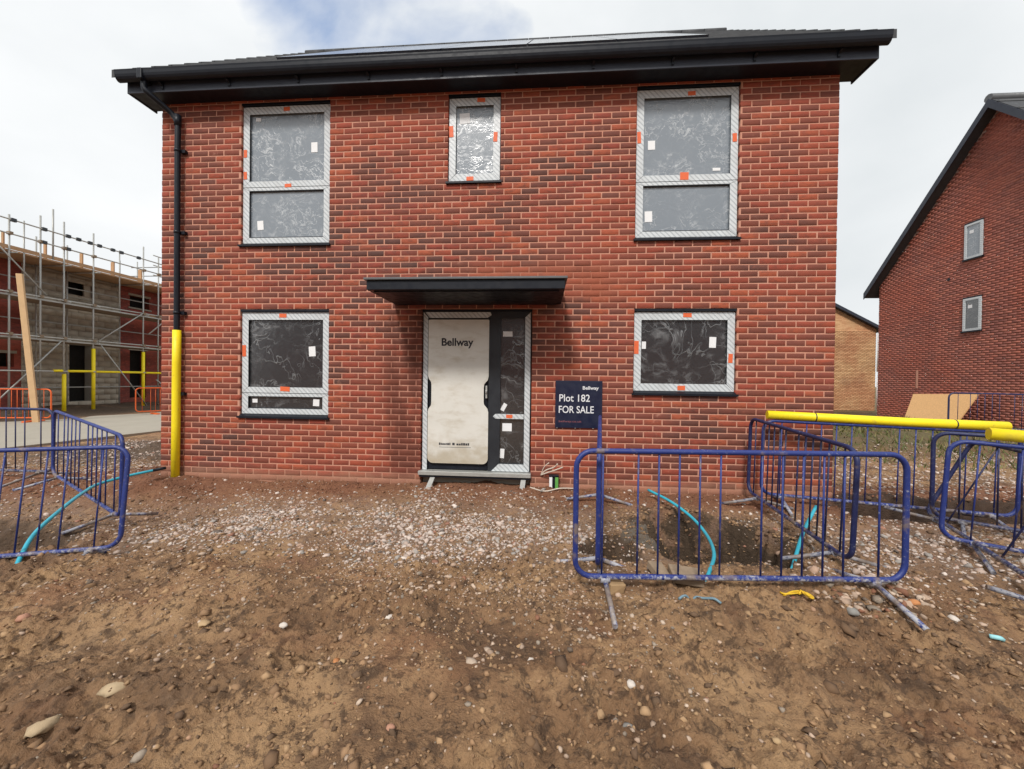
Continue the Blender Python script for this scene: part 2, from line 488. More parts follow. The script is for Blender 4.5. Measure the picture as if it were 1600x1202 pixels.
def soil_mat(name='soil'):
    t = NT(name); p = t.pos(); xyz = t.xyz(p)
    n0 = t.noise(p, .9, 5, .6, .6); n1_ = t.noise(p, 3.1, 7, .66, .5); n2_ = t.noise(p, 12, 7, .68, .3); n3 = t.noise(p, 55, 6, .7)
    b = t.ramp(n0, [(.36, (.215, .118, .060)), (.5, (.305, .176, .090)), (.62, (.41, .252, .130))])
    b = t.mix(t.maprange(n1_, .50, .66, 0, .8), b, (.130, .072, .040))
    b = t.mix(t.maprange(n1_, .46, .34, 0, .6), b, (.44, .27, .138))
    b = t.mix(t.maprange(n2_, .51, .62, 0, .8), b, (.078, .046, .028))
    b = t.mix(t.maprange(t.noise(p, 28, 6, .7, .3), .54, .64, 0, .65), b, (.070, .043, .027))
    b = t.mix(t.maprange(n3, .54, .70, 0, .5), b, (.34, .23, .14))
    b = t.mix(t.maprange(t.noise(t.vmap(p, (1, 1.8, 1), (3, 8, 0)), 1.1, 6, .62, .5), .52, .68, 0, .5), b, (.105, .063, .037))
    b = t.mix(t.maprange(t.noise(t.vmap(p, (1, 1.5, 1), (13, 2, 0)), .8, 5, .6, .4), .52, .68, 0, .5), b, (.26, .115, .058))
    red = t.math('MULTIPLY', t.maprange(t.math('ADD', xyz[1], t.math('MULTIPLY', n1_, .7)), -.75, .15), t.maprange(xyz[1], .3, .6, 1, 0))
    b = t.mix(t.math('MULTIPLY', red, .8), b, t.mix(n2_, (.155, .064, .034), (.27, .115, .062)))
    zone = t.math('MULTIPLY', t.maprange(t.math('ADD', xyz[1], t.math('MULTIPLY', n1_, .9)), -1.7, -.9), t.maprange(xyz[1], -.75, -.35, 1, 0))
    b = t.mix(t.math('MULTIPLY', zone, t.maprange(n2_, .4, .6, .2, .6)), b, (.30, .205, .15))
    # darker brown laid over the service pits, blue-grey subsoil dug up round them
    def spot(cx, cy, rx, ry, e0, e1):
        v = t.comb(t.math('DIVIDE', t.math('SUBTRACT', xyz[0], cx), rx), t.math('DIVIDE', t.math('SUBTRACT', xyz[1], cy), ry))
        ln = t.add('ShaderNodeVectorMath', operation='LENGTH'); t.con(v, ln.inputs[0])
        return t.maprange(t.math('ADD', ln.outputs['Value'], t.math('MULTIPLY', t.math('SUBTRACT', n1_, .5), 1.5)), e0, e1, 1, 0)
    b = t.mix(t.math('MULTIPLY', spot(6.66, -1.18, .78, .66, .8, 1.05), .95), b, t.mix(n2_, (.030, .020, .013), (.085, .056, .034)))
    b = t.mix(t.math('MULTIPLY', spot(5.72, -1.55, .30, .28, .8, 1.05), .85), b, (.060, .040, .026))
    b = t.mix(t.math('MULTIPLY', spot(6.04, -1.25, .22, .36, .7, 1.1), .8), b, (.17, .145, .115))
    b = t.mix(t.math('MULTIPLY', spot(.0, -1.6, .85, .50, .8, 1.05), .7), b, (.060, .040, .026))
    b = t.mix(t.math('MULTIPLY', spot(-2.2, 2.0, 2.2, 1.2, .8, 1.1), .8), b, t.mix(n3, (.035, .026, .019), (.11, .085, .065)))
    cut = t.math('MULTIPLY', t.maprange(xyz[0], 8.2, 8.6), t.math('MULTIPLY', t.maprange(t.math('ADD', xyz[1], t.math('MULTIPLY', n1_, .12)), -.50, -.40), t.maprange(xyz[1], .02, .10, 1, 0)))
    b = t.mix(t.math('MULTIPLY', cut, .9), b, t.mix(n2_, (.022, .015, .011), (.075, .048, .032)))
    lb = t.math('MULTIPLY', t.maprange(xyz[0], -9.6, -10.4), t.maprange(n0, .3, .5, .5, .95))
    b = t.mix(lb, b, t.mix(n2_, (.040, .028, .020), (.11, .075, .050)))
    gr = t.math('MULTIPLY', t.math('MULTIPLY', t.maprange(xyz[0], 9.0, 10.5), t.maprange(xyz[1], 1.8, 3.0)), t.maprange(n0, .35, .55, .3, .9))
    b = t.mix(gr, b, t.mix(n2_, (.055, .060, .022), (.16, .13, .06)))
    t.base(b); t.rough(t.maprange(n2_, .35, .65, .62, .95))
    h = t.math('ADD', t.math('MULTIPLY', n2_, 1.0), t.math('MULTIPLY', n3, .45))
    t.bump(h, 1.0, .045)
    return t.m
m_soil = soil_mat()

def vcol_mat(name, rough=.85):
    t = NT(name); p = t.pos()
    a = t.add('ShaderNodeVertexColor', layer_name='col')
    t.base(t.mix(t.maprange(t.noise(p, 70, 4), .4, .7, 0, .4), a.outputs[0], t.mix(.5, a.outputs[0], (.16, .11, .08))))
    t.rough(rough); t.bump(t.noise(p, 180, 3), .4, .003); return t.m
m_gravel = vcol_mat('stone_chippings')
m_clods = vcol_mat('soil_clods', .95)
m_grass = vcol_mat('rough_grass', .7)

# ---------------------------------------------------------------- ground
def height(x, y):
    x = np.asarray(x, float); y = np.asarray(y, float)
    z = 0.085*sstep(y, -1.0, -.05)*(1-sstep(y, 1.0, 3.0))*(1-sstep(x, 8.2, 8.8))*sstep(x, -1.2, -.3)
    z = z - .15*(1-sstep(x, .6, 2.9))*(1-sstep(y, -.9, .2))*sstep(x, -9, -6)
    far = sstep(np.hypot(x-5, y+4.8), 9, 25)
    am = (1-.55*far)*(1+.75*(1-sstep(y, -2.1, -1.5))*sstep(y, -6, -4))
    churn = sstep(vnoise(x*.9+7, y*.9, 6)+.6*vnoise(x*2.3, y*2.3, 7), -.25, .3)
    z = z + am*(.055*vnoise(x*1.1+3, y*1.1, 1)+.045*vnoise(x*2.7, y*2.7+5, 2)+.020*vnoise(x*6.3, y*6.3, 3)
                +(.25+churn)*(.060*(.25-np.abs(vnoise(x*5.1+2, y*5.1, 8)))+.034*(.25-np.abs(vnoise(x*11.7, y*11.7+4, 4)))+.024*(.25-np.abs(vnoise(x*23, y*23, 5)))+.013*vnoise(x*41, y*41+3, 12)+.008*vnoise(x*77, y*77, 13)))
    # churned furrows in the foreground
    fr = (1-sstep(y, -1.9, -1.4))
    u = x*.35-y*.94; w = x*.94+y*.35
    z = z + fr*.030*vnoise(u*7, w*2.0, 9)*sstep(vnoise(x*.8, y*.8, 11), -.15, .2)
    # crossing wheel ruts, half trodden out
    for k, (c0_, sl_, w_) in enumerate(((-2.75, .10, .16), (-3.25, .13, .15), (-2.35, -.16, .13))):
        q = (y-(c0_+sl_*(x-5)+.10*vnoise(x*.9, x*0+k, 70+k)))/w_
        z = z - .032*np.exp(-q*q)*sstep(vnoise(x*.7+k*9, y*.4, 75+k), -.25, .1)+.018*np.exp(-((np.abs(q)-1.6)/.5)**2)*sstep(vnoise(x*2+k, y*2, 78), -.2, .3)
    # service pit behind the front barrier
    e = .34*vnoise(x*3.1, y*3.1, 21)+.22*vnoise(x*8, y*8, 22)+.10*vnoise(x*19, y*19, 23)
    d = np.hypot((x-6.64)/.70, (y+1.20)/.60)+e
    z = z - .75*(1-sstep(d, .66, 1.0))*(.8+.5*vnoise(x*6, y*6, 24))
    d = np.hypot((x-5.70)/.24, (y+1.58)/.24)+e
    z = z - .24*(1-sstep(d, .5, 1.05))
    # spoil lump left of the pit
    z = z + .10*np.exp(-(((x-6.02)/.18)**2+((y+1.2)/.32)**2))
    # pit inside the left pen
    d = np.hypot((x-.05)/.75, (y+1.65)/.42)+e
    z = z - .22*(1-sstep(d, .5, 1.05))+.05*np.exp(-((d-1.25)/.2)**2)
    # trench by the house corner, higher ground behind it
    m = sstep(x, 8.35, 8.75)
    yy = y+.10*vnoise(x*2.2, y*0+.5, 31)
    z = z - m*.34*sstep(yy, -.52, -.40)*(1-sstep(yy, -.13, -.10))*(1-sstep(x, 13, 15))
    z = z + m*.13*sstep(yy, -.13, -.10)*(1-sstep(y, 9, 14))
    z = z + m*.26*sstep(y, 1.6, 3.2)*(1-sstep(y, 9, 14))*(.8+.9*vnoise(x*.7, y*.7, 41))*sstep(x, 9.0, 11.5)*(1-sstep(x, 17, 18.5))
    # spoil heap at the left side of the house
    z = z + .20*np.exp(-(((x+2.0)/1.3)**2+((y-2.0)/.7)**2))*(1+.8*vnoise(x*4, y*4, 44))
    z = z + (.28+.25*vnoise(x*.9, y*.9, 47))*sstep(-x, 9.9, 11.6)*(1-sstep(-x, 25, 30))*sstep(y, 4.5, 6.5)
    return z

def axis_coords(lo, hi, step, outs_lo, outs_hi, grow=1.22):
    a = list(np.arange(lo, hi+1e-6, step))
    s, v, L = step, lo, []
    while v > outs_lo: s *= grow; v -= s; L.append(v)
    s, v, H_ = step, hi, []
    while v < outs_hi: s *= grow; v += s; H_.append(v)
    return np.array(L[::-1]+a+H_)
gx = axis_coords(-1.8, 10.6, .0125, -420, 420, 1.14)
gy0 = axis_coords(-3.75, -1.5, .0105, -420, -1.49, 1.10)
gy0 = gy0[gy0 <= -1.5+1e-6]
gy1 = axis_coords(-1.484, .12, .016, -1.49, 420, 1.10)
gy = np.concatenate([gy0, gy1[gy1 > -1.495]])
X, Y = np.meshgrid(gx, gy)
Z = height(X, Y)
V = np.stack([X, Y, Z], -1).reshape(-1, 3)
nx, ny = len(gx), len(gy)
i = np.arange(ny-1)[:, None]*nx+np.arange(nx-1)[None, :]
F = np.stack([i, i+1, i+1+nx, i+nx], -1).reshape(-1, 4)
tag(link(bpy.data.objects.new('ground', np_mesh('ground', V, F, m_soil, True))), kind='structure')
def gz(x, y): return float(height(x, y))

# icosahedron for stones
ph = (1+5**.5)/2
ICO_V = np.array([(-1,ph,0),(1,ph,0),(-1,-ph,0),(1,-ph,0),(0,-1,ph),(0,1,ph),(0,-1,-ph),(0,1,-ph),(ph,0,-1),(ph,0,1),(-ph,0,-1),(-ph,0,1)])/math.sqrt(1+ph*ph)
ICO_F = np.array([(0,11,5),(0,5,1),(0,1,7),(0,7,10),(0,10,11),(1,5,9),(5,11,4),(11,10,2),(10,7,6),(7,1,8),(3,9,4),(3,4,2),(3,2,6),(3,6,8),(3,8,9),(4,9,5),(2,4,11),(6,2,10),(8,6,7),(9,8,1)])
OCT_V = np.array([(1,0,0),(-1,0,0),(0,1,0),(0,-1,0),(0,0,1),(0,0,-1)], float); OCT_F = np.array([(0,2,4),(2,1,4),(1,3,4),(3,0,4),(2,0,5),(1,2,5),(3,1,5),(0,3,5)])
def scatter(name, P, size, cols, mat, seed, flat=(.45, .8), label=None, cat=None, jag=.38, oct_=False):
    ICO_V, ICO_F = (OCT_V, OCT_F) if oct_ else (globals()['ICO_V'], globals()['ICO_F'])
    nv = len(ICO_V)
    rs = np.random.RandomState(seed); n = len(P)
    d = 1+jag*(rs.rand(n, nv, 1)*2-1)
    Vv = ICO_V[None]*d
    sc = np.stack([rs.uniform(.75, 1.35, n), rs.uniform(.75, 1.35, n), rs.uniform(*flat, n)], -1)*size[:, None]
    Vv = Vv*sc[:, None, :]
    a = rs.uniform(0, 6.28, n); t = rs.normal(0, .35, n)
    ct, st = np.cos(t)[:, None], np.sin(t)[:, None]
    y1 = Vv[:, :, 1]*ct-Vv[:, :, 2]*st; z1 = Vv[:, :, 1]*st+Vv[:, :, 2]*ct; x1 = Vv[:, :, 0]
    ca, sa = np.cos(a)[:, None], np.sin(a)[:, None]
    W_ = np.stack([x1*ca-y1*sa, x1*sa+y1*ca, z1], -1)+P[:, None, :]
    Ff = (ICO_F[None]+(np.arange(n)*nv)[:, None, None]).reshape(-1, 3)
    C = np.repeat(np.concatenate([cols, np.ones((n, 1))], 1)[:, None], nv, 1).reshape(-1, 4)
    o = link(bpy.data.objects.new(name, np_mesh(name, W_.reshape(-1, 3), Ff, mat, False, C)))
    tag(o, label, cat, kind='stuff'); return o
def sample(n, box, dens, seed):
    rs = np.random.RandomState(seed); P = []
    x = rs.uniform(box[0], box[1], n); y = rs.uniform(box[2], box[3], n)
    k = rs.rand(n) < dens(x, y)
    return x[k], y[k], rs
def dens_gravel(x, y):
    n = vnoise(x*1.6, y*1.6, 51)+.6*vnoise(x*4.5, y*4.5, 52)
    zone = np.exp(-((y+1.32+.05*(x-3.4))/.72)**2)*sstep(x, .2, 2.4)*(1-sstep(x, 5.2, 6.2))
    zone = zone*np.clip(.52+1.9*n, .10, 1.1)
    rgt_ = np.exp(-((y+1.5)/.75)**2)*sstep(x, 7.0, 7.5)*.8
    rgt2 = np.exp(-((y+2.1)/.22)**2-((x-7.2)/.45)**2)
    bk = sstep(y, .0, .2)*(1-sstep(y, 2.2, 3.0))*sstep(x, 8.6, 9.0)*.75
    lf = sstep(-x, .2, 1.0)*sstep(y, -.9, .3)*.5
    zone = zone+.75*np.exp(-((y+1.85)/.58)**2-((x-4.7)/1.0)**2)*np.clip(.5+1.7*n, .05, 1)+.35*np.exp(-((y+2.7)/.5)**2-((x-5.2)/.8)**2)*np.clip(.4+1.5*n, 0, 1)
    d = .11+.16*np.clip(n+.3, 0, 1)+zone*.8+rgt_*.6*np.clip(.7+n, .2, 1)+rgt2+bk+lf
    inhouse = (x > -.05)*(x < 8.58)*(y > -.03)
    return np.clip(d, 0, 1)*(1-inhouse)
x, y, rs = sample(60000, (-3.2, 13.5, -3.7, 3.2), dens_gravel, 3)
xa, ya, _ = sample(28000, (.4, 6.4, -3.1, -.25), lambda x, y: np.clip(dens_gravel(x, y)-.1, 0, 1), 4)
xb, yb, _ = sample(9000, (7.0, 10.8, -2.4, -.45), lambda x, y: np.clip(dens_gravel(x, y)-.05, 0, 1), 6)
xc_, yc_, _ = sample(5000, (-4.2, -.1, .3, 3.2), lambda x, y: np.clip(dens_gravel(x, y), 0, 1), 8)
x = np.concatenate([x, xa, xb, xc_]); y = np.concatenate([y, ya, yb, yc_])
size = np.clip(np.exp(rs.normal(math.log(.0088), .48, len(x))), .0035, .034)
size = np.where(y < -1.9, size*.68, size)
big = (np.exp(-((y+2.1)/.25)**2-((x-7.2)/.5)**2) > .4); size = np.where(big, size*2.3, size)
pal = np.array([(.52,.42,.36),(.46,.36,.30),(.60,.52,.46),(.33,.30,.27),(.42,.28,.20),(.30,.15,.10),(.17,.14,.12),(.55,.46,.40)])
pi = rs.choice(len(pal), len(x), p=[.24,.18,.12,.12,.1,.05,.05,.14])
cl = pal[pi]*rs.uniform(.75, 1.12, (len(x), 1))
cl = np.where((y < -2.0)[:, None], cl*np.array([.86, .78, .68]), cl)
scatter('gravel', np.stack([x, y, height(x, y)+size*.05], -1), size, cl, m_gravel, 5,
        label='pale pinkish stone chippings strewn over the brown mud', cat='gravel')
# loose clods of earth
def dens_clod(x, y):
    n = vnoise(x*1.2, y*1.2, 61)+.7*vnoise(x*3.7, y*3.7, 62)
    d = .22+.9*np.clip(n, 0, 1)
    d = np.where(np.hypot((x-6.7)/1.0, (y+1.1)/.75) < 1, .9, d)
    inhouse = (x > -.05)*(x < 8.58)*(y > -.03)
    return np.clip(d, 0, 1)*(1-inhouse)
x, y, rs = sample(110000, (-2.6, 12.0, -3.75, .6), dens_clod, 13)
size = np.clip(np.exp(rs.normal(math.log(.0075), .55, len(x))), .003, .030)
c0 = np.array([(.22,.13,.07),(.29,.175,.095),(.13,.08,.047),(.36,.23,.125)])
cl = c0[rs.randint(0, 4, len(x))]*rs.uniform(.8, 1.15, (len(x), 1))
nearwall = sstep(y, -.7, -.2)[:, None]
cl = cl*(1-nearwall)+nearwall*np.array([.20, .088, .05])*rs.uniform(.7, 1.2, (len(x), 1))
# bigger lumps turned up by the digger, thickest round the pits
rs2 = np.random.RandomState(91)
bx = np.concatenate([rs2.normal(6.66, .62, 420), rs2.normal(.1, .7, 140), rs2.uniform(1.0, 9.5, 300), rs2.uniform(8.4, 11, 120)])
by = np.concatenate([rs2.normal(-1.2, .48, 420), rs2.normal(-1.65, .4, 140), rs2.uniform(-3.6, -1.9, 300), rs2.uniform(-.7, .1, 120)])
kp = (by < -.06) & ((vnoise(bx*1.3, by*1.3, 93) > -.12) | (bx > 5.8))
bx, by = bx[kp], by[kp]
bs = np.clip(np.exp(rs2.normal(math.log(.014), .45, len(bx))), .006, .036)
bcol = np.array([(.17,.10,.055),(.12,.072,.042),(.23,.135,.07)])[rs2.randint(0, 3, len(bx))]*rs2.uniform(.75, 1.15, (len(bx), 1))
scatter('earth_lumps', np.stack([bx, by, height(bx, by)], -1), bs, bcol, m_clods, 94, (.45, .85), 'dark lumps of dug earth round the pits and ruts', 'soil', .55)
scatter('soil_clods', np.stack([x, y, height(x, y)+size*.1], -1), size, cl, m_clods, 15, (.4, .8),
        'loose brown clods of earth over the churned ground', 'soil', .35, True)

# pale concrete road on the left
road = MB()
road._add([(-5.0,1.2,.0),(-4.2,7.0,.0),(-4.6,16,.0),(-8.6,16,0),(-9.6,8.6,0),(-11.2,5.4,0),(-14,2.5,0),(-13,-2,0),(-7.5,-3,0)], [tuple(range(9))])
for k, v in enumerate(road.v): road.v[k] = (v[0], v[1], .055)
ro = MB(); ro.prism([(v[0], v[1]) for v in road.v], -.12, .055, 'z')
tag(ro.build('road', m_conc), kind='structure')

# ---------------------------------------------------------------- the house
MOD, COURSE, HW = .2188, .075, 8.5332
house = empty('brick_house', (0, 0, 0))
tag(house, 'new two storey red brick house with dark eaves and taped windows', 'house')
OPEN = {'ul': (1.12, 2.33, 3.15, 5.025), 'um': (3.88, 4.545, 3.9, 5.025), 'ur': (6.21, 7.42, 3.15, 5.025),
        'gl': (1.12, 2.335, .9, 2.325), 'gr': (6.215, 7.42, 1.275, 2.325), 'door': (3.565, 4.97, -.6, 2.325)}

def masonry_cells(x0, x1, z0, z1, opens, grow=0.0):
    xs = sorted({x0, x1, *[o[0]-grow for o in opens], *[o[1]+grow for o in opens]})
    zs = sorted({z0, z1, *[o[2]-grow for o in opens], *[o[3]+grow for o in opens]})
    xs = [v for v in xs if x0 <= v <= x1]; zs = [v for v in zs if z0 <= v <= z1]
    cells = []
    for a, b in zip(xs, xs[1:]):
        run = None
        for c, d in zip(zs, zs[1:]):
            mx_, mz_ = (a+b)/2, (c+d)/2
            if any(o[0]-grow < mx_ < o[1]+grow and o[2]-grow < mz_ < o[3]+grow for o in opens):
                if run: cells.append((a, b, *run)); run = None
            else: run = (run[0], d) if run else (c, d)
        if run: cells.append((a, b, *run))
    return cells

def brick_rects(x0, x1, z0, z1, opens, mod, course, joint=.0125, ztop=None):
    out_ = []
    r0, r1 = int(round(z0/course)), int(round(z1/course))
    for r in range(r0, r1):
        za, zb = r*course+joint/2, (r+1)*course-joint/2
        odd = (r+40) % 2*.5
        segs = [(x0, x1)]
        for o in opens:
            if o[2] < (za+zb)/2 < o[3]:
                ns = []
                for a, b in segs:
                    if o[0] > a and o[1] < b: ns += [(a, o[0]), (o[1], b)]
                    elif o[0] <= a < o[1] < b: ns.append((o[1], b))
                    elif a < o[0] < b <= o[1]: ns.append((a, o[0]))
                    elif o[1] <= a or o[0] >= b: ns.append((a, b))
                segs = ns
        for a, b in segs:
            k0 = int(math.floor(a/mod+odd)); k1 = int(math.floor(b/mod+odd))
            for k in range(k0, k1+1):
                p, q = (k-odd)*mod, (k+1-odd)*mod
                p2 = a if p <= a+1e-6 else p+joint/2
                q2 = b if q >= b-1e-6 else q-joint/2
                if q2-p2 > .03: out_.append((p2, q2, za, zb))
    return out_

def brick_template(w, h, depth, seed):
    """a brick with worn arrises, front face at y=0"""
    rr = random.Random(seed); j = lambda s: rr.uniform(-s, s); c = .0032
    x0, x1, z0, z1 = -w/2, w/2, -h/2, h/2
    c = .0040
    f = [(x0+c+j(.0015), j(.0008), z0+c+j(.0012)), (x1-c+j(.0015), j(.0008), z0+c+j(.0012)), (x1-c+j(.0015), j(.0008), z1-c+j(.0012)), (x0+c+j(.0015), j(.0008), z1-c+j(.0012))]
    m_ = [(x0, .004, z0), (x1, .004, z0), (x1, .004, z1), (x0, .004, z1)]
    b = [(x0, depth, z0), (x1, depth, z0), (x1, depth, z1), (x0, depth, z1)]
    v = f+m_+b
    F_ = [(0,1,2,3)]+[(a, 4+a, 4+(a+1) % 4, (a+1) % 4) for a in range(4)]+[(4+a, 8+a, 8+(a+1) % 4, 4+(a+1) % 4) for a in range(4)]
    return np.array(v), np.array(F_)

wall_open = list(OPEN.values())
wm = MB()
for a, b, c, d in masonry_cells(0.003, HW-.003, -.6, 5.1, wall_open, .004):
    wm.box(a, b, .0042, .30, c, d)
front = wm.build('front_wall', m_mortar, house)
rects = brick_rects(0, HW, -.45, 5.1, wall_open, MOD, COURSE)
TPL = [brick_template(MOD-.0125, COURSE-.0125, .10, s) for s in range(6)]
TPLM = [np_mesh('brick', v, f, m_brick) for v, f in TPL]
def seen_size(rc):
    d = ((rc[0]+rc[1])/2-CAM.x)*fwd.x+(0-CAM.y)*fwd.y
    return (rc[1]-rc[0])*(1 if rc[2] > .3 else .2)/d/d
order = sorted(range(len(rects)), key=lambda k: -seen_size(rects[k]))
single = set(order[:300])
Vs, Fs, nb = [], [], 0
for k, (a, b, c, d) in enumerate(rects):
    rr = random.Random(k*31+5)
    dy = rr.uniform(-.0028, .0018); rz = rr.uniform(-.008, .008); ry = rr.uniform(-.009, .009)
    t = rr.randrange(6); sx = (b-a)/(MOD-.0125)*(rr.uniform(.975, 1.012) if b-a > .15 else 1)
    if k in single:
        o = bpy.data.objects.new('brick', TPLM[t]); link(o, front)
        o.location = ((a+b)/2, dy, (c+d)/2); o.rotation_euler = (0, ry, rz); o.scale = (sx, 1, 1)
    else:
        v = TPL[t][0].copy(); v[:, 0] *= sx
        v2 = v.copy(); v2[:, 0] += -rz*v[:, 1]; v2[:, 1] += rz*v[:, 0]; v2[:, 2] -= ry*v[:, 0]
        Vs.append(v2+np.array([(a+b)/2, dy, (c+d)/2])); Fs.append(TPL[t][1]+nb); nb += 12
o = link(bpy.data.objects.new('brickwork', np_mesh('brickwork', np.concatenate(Vs), np.concatenate(Fs), m_brick)), front)
tag(o, kind='stuff')

HD = 7.7   # house depth
MB().box(.003, .30, .301, HD, -.6, 5.1).build('side_wall', m_brick2, house)
MB().box(HW-.30, HW-.003, .301, HD, -.6, 5.1).build('side_wall', m_brick2, house)
MB().box(.301, HW-.301, HD-.3, HD-.001, -.6, 5.1).build('back_wall', m_brick2, house)

# eaves ------------------------------------------------------------
SOF = 5.055
eaves = MB().box(-.215, HW+.215, -.215, 0.12, SOF, SOF+.012).build('soffit', m_black, house)
fa = MB().box(-.225, HW+.225, -.232, -.216, SOF-.012, SOF+.20).build('fascia', m_fascia, house, .003)
for s, xx in ((-1, -.225), (1, HW+.225)):
    e = MB().prism([(-.232, SOF-.012), (.15, SOF-.012), (.15, SOF+.30), (.05, SOF+.33), (-.232, SOF+.19)], min(xx, xx+.016*s), max(xx, xx+.016*s), 'x')
    e.build('box_end', m_fascia, house, .003)
# half round gutter with brackets
gut = MB(); prof = []
for k in range(11):
    a = math.pi+math.pi*k/10; prof.append((-.292+.058*math.cos(a), 5.235+.095*math.sin(a)))
prof = [(-.354, 5.258), (-.350, 5.240)]+prof[1:-1]+[(-.236, 5.258), (-.241, 5.252)]
inn = [(-.292+.052*math.cos(math.pi-0+math.pi*k/10), 5.238+.088*math.sin(math.pi+math.pi*k/10)) for k in range(11)]
g = prof+[p for p in inn[::-1]]
gut.prism(g, -.285, HW+.285, 'x')
gutter = gut.build('gutter', m_black, house)
for s, xx in ((-1, -.285), (1, HW+.285)):
    MB().prism(prof[:-1], min(xx, xx+.004*s), max(xx, xx+.004*s), 'x').build('stop_end', m_black, gutter)
for k in range(10):
    xx = .25+k*.9
    if xx < HW+.2:
        MB().box(xx-.014, xx+.014, -.245, -.233, 5.075, 5.16).prism([(-.29, 5.125), (-.233, 5.10), (-.233, 5.14)], xx-.012, xx+.012, 'x').build('bracket', m_black, gutter)

# roof --------------------------------------------------------------
PITCH = R(41.7); RT = math.tan(PITCH)
RY, RZ0 = 3.65, 5.262
def roofz(y): return RZ0+(y+.30)*RT
rf = MB()
rf.prism([(-.30, RZ0-.02), (RY, roofz(RY)-.02), (RY*2+.30, RZ0-.02), (RY*2+.28, RZ0-.07), (RY, roofz(RY)-.09), (-.28, RZ0-.07)], -.27, HW+.27, 'x')
for s, xx in ((0, .05), (1, HW-.35)):
    rf.prism([(.2, 5.1), (HD-.2, 5.1), (RY, roofz(RY)-.3)], xx, xx+.3, 'x')
roof = rf.build('roof', m_tile, house)
tl = MB(); ntc = 16; sl = (RY+.30)/math.cos(PITCH); ex = sl/ntc
for k in range(ntc):
    for j in range(31):
        xa = -.29+j*(HW+.58)/31; xb = xa+(HW+.58)/31-.004
        y0 = -.33+k*ex*math.cos(PITCH); y1 = y0+(ex+.05)*math.cos(PITCH)
        za, zb = roofz(y0)+.028, roofz(y1)-.012
        tl._add([(xa,y0,za-.022),(xb,y0,za-.022),(xb,y1,zb-.022),(xa,y1,zb-.022),(xa,y0,za),(xb,y0,za),(xb,y1,zb),(xa,y1,zb)],
                [(0,3,2,1),(4,5,6,7),(0,1,5,4),(1,2,6,5),(2,3,7,6),(3,0,4,7)])
    for xx in (-.325, HW+.285):
        y0 = -.345+k*ex*math.cos(PITCH); y1 = y0+(ex+.02)*math.cos(PITCH)
        za, zb = roofz(y0)+.040, roofz(y1)+.022
        tl._add([(xx,y0,za-.10),(xx+.04,y0,za-.10),(xx+.04,y1,zb-.10),(xx,y1,zb-.10),(xx,y0,za),(xx+.04,y0,za),(xx+.04,y1,zb),(xx,y1,zb)],
                [(0,3,2,1),(4,5,6,7),(0,1,5,4),(1,2,6,5),(2,3,7,6),(3,0,4,7)])
tag(tl.build('roof_tiles', m_tile, roof), kind='stuff')
rd = MB()
for k in range(20):
    x0 = -.3+k*(HW+.6)/20
    rd.tube([(x0, RY, roofz(RY)-.03), (x0+(HW+.6)/20-.01, RY, roofz(RY)-.03)], .085, 10)
rd.build('ridge', m_tile, roof)
m_solar = plain('solar_glass', (.02, .025, .04), .08, var=.1, spec=.9)
for k in range(5):
    x0 = 1.22+k*1.21
    ya, yb = .55, 3.1
    P = lambda x_, y_, o_: (x_, y_-o_*math.sin(PITCH), roofz(y_)+o_*math.cos(PITCH))
    s_ = MB(); s_._add([P(x0,ya,.005),P(x0+1.19,ya,.005),P(x0+1.19,yb,.005),P(x0,yb,.005),P(x0,ya,.045),P(x0+1.19,ya,.045),P(x0+1.19,yb,.045),P(x0,yb,.045)],
             [(0,3,2,1),(4,5,6,7),(0,1,5,4),(1,2,6,5),(2,3,7,6),(3,0,4,7)])
    sp = s_.build('solar_panel', m_solar, roof)

# downpipe ----------------------------------------------------------
dpx = .285
dp_ = MB()
dp_.tube(catmull([(.06, -.292, 5.17), (.06, -.292, 5.06), (.10, -.26, 5.0), (.20, -.12, 4.90), (.245, -.075, 4.84), (dpx, -.062, 4.74), (dpx, -.062, 4.5)], 5)+[(dpx, -.062, 2.0), (dpx, -.062, .12)], .034, 12)
dp_.tube([(dpx, -.062, 4.86), (dpx, -.062, 4.72)], .040, 12)
downpipe = dp_.build('downpipe', m_black, house)
MB().box(.025, .095, -.365, -.225, 5.13, 5.262).build('gutter_outlet', m_black, downpipe, .01)
for zz in (4.40, 3.33, 2.27, 1.2):
    MB().box(dpx+.02, dpx+.085, -.045, -.001, zz-.02, zz+.02).tube([(dpx, -.062, zz-.018), (dpx, -.062, zz+.018)], .039, 12).build('pipe_clip', m_black, downpipe)

# porch canopy --------------------------------------------------------
cn = MB().prism([(0, 2.385), (-.80, 2.385), (-.80, 2.485), (0, 2.50)], 3.205, 5.325, 'x')
canopy = cn.build('canopy', m_black, house, .006)
MB().prism([(.001, 2.503), (-.825, 2.488), (-.825, 2.512), (.001, 2.56)], 3.18, 5.35, 'x').build('canopy_top', m_lead, canopy, .004)
MB().box(3.26, 5.27, -.74, -.02, 2.372, 2.3845).build('canopy_underside', m_black, canopy)

